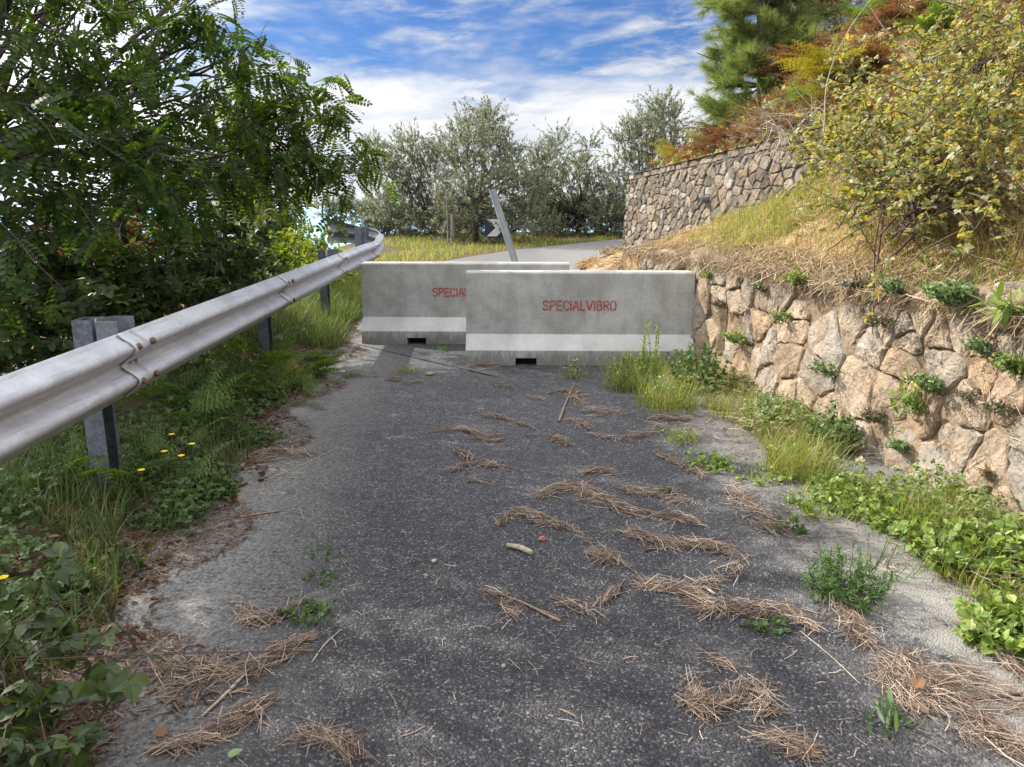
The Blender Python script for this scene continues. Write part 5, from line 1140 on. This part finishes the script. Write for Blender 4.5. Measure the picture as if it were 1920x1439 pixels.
# plants on the low wall
def wallplant(label, u, v, n, rad, hgt, T_, mat, size, nl=9, name='wall_plant', **kw): return W(label, WALL(u, v, .0) + [.02, 0, 0], n, rad, hgt, T_, M[mat], size, rr, nl, name=name, cat='wall plant', lean=(-.9, -.2, 0), **kw)
wallplant('yellow-green cushion plant under the bank edge', 1500, 530, 40, .10, .09, T_FOLD, 'weed', (.015, .03))
wallplant('large grey-green spurge cushion near the top of the wall', 1790, 560, 60, .13, .11, T_FOLD, 'euph', (.018, .034), 10)
wallplant('small spurge beside the dark crevice near the wall top', 1680, 545, 26, .08, .10, T_FOLD, 'euph', (.015, .028))
wallplant('long-leaved rosette plant at the right edge of the wall', 1900, 585, 12, .09, .10, T_LAN, 'weed', (.09, .16), 3)
wallplant('dry twiggy tuft hanging in the middle of the wall', 1655, 600, 50, .14, .02, T_LAN, 'straw_w', (.02, .05), 5)
wallplant('green strap-leaved plant above the shaded hollow', 1710, 760, 16, .10, .10, T_LAN, 'weed', (.07, .12), 4)
wallplant('pale green tuft above the strap-leaved plant', 1745, 725, 30, .10, .09, T_FOLD, 'euph', (.015, .03))
wallplant('brown dead tuft on the right of the wall', 1880, 760, 46, .14, .02, T_LAN, 'straw_w', (.02, .05), 5)
wallplant('small pale weed left of the grey boulder', 1390, 640, 30, .12, .10, T_FOLD, 'weed', (.018, .034))
wallplant('grey-green sprig in the joint above the leafy weeds', 1555, 700, 24, .08, .12, T_FOLD, 'euph', (.014, .026))
wallplant('tiny cushion on the left part of the wall', 1425, 540, 22, .06, .05, T_FOLD, 'euph', (.012, .022))
wallplant('small sprig left of the grey boulder top', 1330, 520, 20, .07, .08, T_FOLD, 'weed', (.014, .026))
wallplant('small tuft beside the grey slab at the right', 1840, 655, 26, .07, .06, T_FOLD, 'euph', (.014, .026))
wallplant('reddish dead rosette low on the wall', 1860, 890, 14, .05, .04, T_LAN, 'fern_r', (.03, .05), 4)
wallplant('small green tuft in the lowest joints of the wall', 1805, 920, 22, .08, .05, T_FOLD, 'weed', (.014, .026))
wallplant('dead brown tuft at the mouth of the shaded hollow', 1640, 780, 40, .11, .03, T_LAN, 'litter', (.02, .05), 5)
wallplant('dry root tuft under the bank edge left of the spurge', 1600, 530, 40, .10, .02, T_LAN, 'straw_w', (.02, .06), 5)
wallplant('straggling green sprig on the grey boulder', 1470, 600, 18, .09, .08, T_FOLD, 'weed', (.014, .028))
wallplant('dead twiggy tuft left of the barrier end on the wall', 1350, 570, 36, .10, .02, T_LAN, 'litter', (.02, .05), 5)
wallplant('small spurge low between two boulders at right', 1690, 840, 24, .08, .06, T_FOLD, 'euph', (.014, .028))
wallplant('weedy tuft at the right edge halfway up the wall', 1905, 690, 30, .09, .08, T_FOLD, 'weed', (.016, .032))
wallplant('dry tuft in the joint right of the pale green tuft', 1810, 740, 36, .09, .02, T_LAN, 'straw_w', (.02, .05), 5)
n = 2200; sv = rr.uniform(2.2, 9.2, n); zv = rr.uniform(.05, 1.1, n) ** .8; kk = np.sin(sv * 4.1) + np.sin(zv * 9 + sv * 2.3) > .2; sv, zv = sv[kk], zv[kk]; n = len(sv)
pw = place_l(np.stack([sv, zv, np.full(n, .05) + rr.normal(0, .008, n)], 1)) + off2; fd = np.stack([-.16 * rr.normal(0, 1, n), rr.normal(0, 1, n), rr.normal(-.6, 1, n)], 1); fd[:, 0] = -.16 * fd[:, 1] - .05
l = rr.uniform(.03, .14, n); fr = frames(fd, np.array([-1., -.16, .1]) + rr.normal(0, .3, (n, 3))) * np.stack([rr.uniform(.0015, .004, n), l, l], 1)[:, None, :]
V = np.array([[-.5, -.5, 0], [.5, -.5, 0], [.5, 0, .12], [-.5, 0, .12], [.4, .5, 0], [-.4, .5, 0]])
tag(Geo().add((np.einsum('nij,kj->nki', fr, V) + pw[:, None]).reshape(-1, 3), (np.array([[0, 1, 2, 3], [3, 2, 4, 5]])[None] + (np.arange(n) * 6)[:, None, None]).reshape(-1, 4)).build('wall_roots', M['straw']), 'dry roots and stems clinging to the face of the low wall', 'roots', kind='stuff')
# yellow flowers of the left verge
for i, (u, v, lab) in enumerate([(265, 883, 'lowest yellow flower of the group on the left verge'), (360, 834, 'rightmost yellow flower on the left verge, facing the road'), (322, 816, 'highest yellow flower on the left verge'), (308, 848, 'yellow flower nearest the guardrail post'), (340, 856, 'small yellow flower below the rightmost one'), (6, 1085, 'lone yellow flower at the left edge of the picture')]):
    d = ray(u, v); p = np.array([0, 0, CAM_H]) + d * ((.42 - CAM_H) / d[2]); h = float(gz(p[0], p[1])); b = np.array([p[0], p[1], h])
    t = thing('yellow_flower', lab, 'flower', b, 'yellow flowers on the left verge'); Geo().add(*tube([[0, 0, -.02], [.005, 0, (p[2] - h) * .6], p - b], .0018, 5)).build('stem', M['weed_d'], t); flower_head(t, p - b, 'petal', rr, .017)

# ------------------------------------------------------------------ sticks and small things on the road
def stick(label, px, rads, mat, name='dead_stick', branch=False, lift=.0):
    pts = np.array([G(*q) for q in px]); pts[:, 2] = .012 + np.asarray(rads).max() + lift; b = pts.mean(0) * [1, 1, 0] + [0, 0, .012]
    g = Geo().add(*tube(curve(pts - b, 10), np.interp(np.linspace(0, 1, 10), np.linspace(0, 1, len(rads)), rads), 6))
    if branch: q = curve(pts - b, 10); g.add(*tube([q[6], q[6] + [.05, -.05, .01], q[6] + [.10, -.07, .0]], [.003, .002, .001], 4)); g.add(*tube([q[3], q[3] + [-.03, -.05, .012]], [.003, .0015], 4))
    o = g.build(name, M[mat], None, True); o.location = tuple(b); tag(o, label, 'stick', 'dead sticks on the road'); return o
stick('long dead stick lying in the middle of the road', [(935, 1122), (980, 1138), (1050, 1173)], [.003, .005, .006], 'deadstick', branch=True)
stick('forked dead stick standing out of the brown straw heap', [(1075, 728), (1062, 758), (1048, 795)], [.006, .008, .010], 'deadstick', branch=True)
stick('dark stick lying across the hooked drift', [(1210, 1040), (1240, 1028), (1265, 1010)], [.004, .005, .003], 'twig')
stick('pale peeled stick across the long left straw ridge', [(469, 1264), (430, 1305), (379, 1354)], [.005, .006, .004], 'chip')
stick('thin yellow straw stalk pointing at the lower right', [(1500, 1190), (1560, 1240), (1612, 1290)], [.002, .002, .0015], 'chip', 'straw_stalk')
stick('thin pale stalk on the left lane', [(585, 1250), (610, 1215), (640, 1188)], [.0025, .003, .002], 'chip', 'straw_stalk')
stick('brown reed on the left road edge beside the clover', [(450, 975), (500, 968), (535, 962)], [.004, .005, .003], 'deadstick')
stick('long pale stalk on the left verge near the post', [(500, 905), (560, 880), (622, 850)], [.003, .003, .002], 'chip', 'straw_stalk')
stick('split reed in the small straw bundle', [(1066, 1131), (1085, 1143), (1100, 1153)], [.004, .006, .003], 'chip', 'reed_piece')
stick('sharp straight stick at the widest straw drift', [(1280, 1085), (1310, 1102), (1340, 1122)], [.002, .005, .006], 'chip')
stick('twig along the bottom right corner', [(1775, 1325), (1850, 1318), (1915, 1310)], [.005, .006, .005], 'twig')
o = stick('short pale rotten wood piece left of the straw wisp', [(950, 1032), (975, 1037), (997, 1047)], [.009, .014, .012], 'chip', 'wood_piece')
def stone(label, u, v, s, mat, rr, name='stone'):
    p = G(u, v); bm = bpy.data.meshes.new(name); import bmesh
    b = bmesh.new(); bmesh.ops.create_icosphere(b, subdivisions=2, radius=s)
    for vv in b.verts: vv.co *= 1 + rr.normal(0, .12); vv.co.z *= .7
    b.to_mesh(bm); b.free(); bm.materials.append(M[mat]); o = bpy.data.objects.new(name, bm); COL.objects.link(o); o.location = (p[0], p[1], .012 + s * .5); tag(o, label, 'stone'); return o
stone('small red stone in the middle of the road', 1017, 1018, .016, 'redstone', rr)
stone('tiny dark pebble on the bare asphalt', 944, 1257, .009, 'chip', rr, 'pebble')
stone('grey pebble on the pale strip near the rear barrier', 642, 701, .02, 'white', rr, 'pebble')
def fallen(label, u, v, s, mat, rr, name='fallen_leaf', h=.012):
    p = G(u, v) * [1, 1, 0] + [0, 0, .013]; a = rr.uniform(0, 6); V, F = inst(*T_FOLD, frames(np.array([[math.cos(a), math.sin(a), .15]]), np.array([0, 0, 1.])), np.array([[0, 0, h]]), [s]); o = Geo().add(V, F).build(name, M[mat]); o.location = tuple(p); tag(o, label, 'leaf'); return o
fallen('reddish fallen leaf in the lower left corner', 308, 1395, .05, 'fern_r', rr); fallen('green fallen leaf at the bottom edge', 428, 1434, .045, 'euph', rr); fallen('orange fallen leaf on the left edge', 340, 1123, .035, 'fern_r', rr)
fallen('dark curled leaf below the bulky straw heap', 1740, 1352, .06, 'litter', rr); fallen('brown leaf on the bulky straw heap', 1712, 1318, .06, 'fern_r', rr, h=.04); fallen('white leaf scrap on the left half of the asphalt', 803, 1090, .025, 'straw', rr)
fallen('pale leaf scrap above the white scrap', 812, 1064, .028, 'chip', rr); fallen('grey withered leaf beside the grass tuft by the barriers', 805, 708, .10, 'euph', rr)
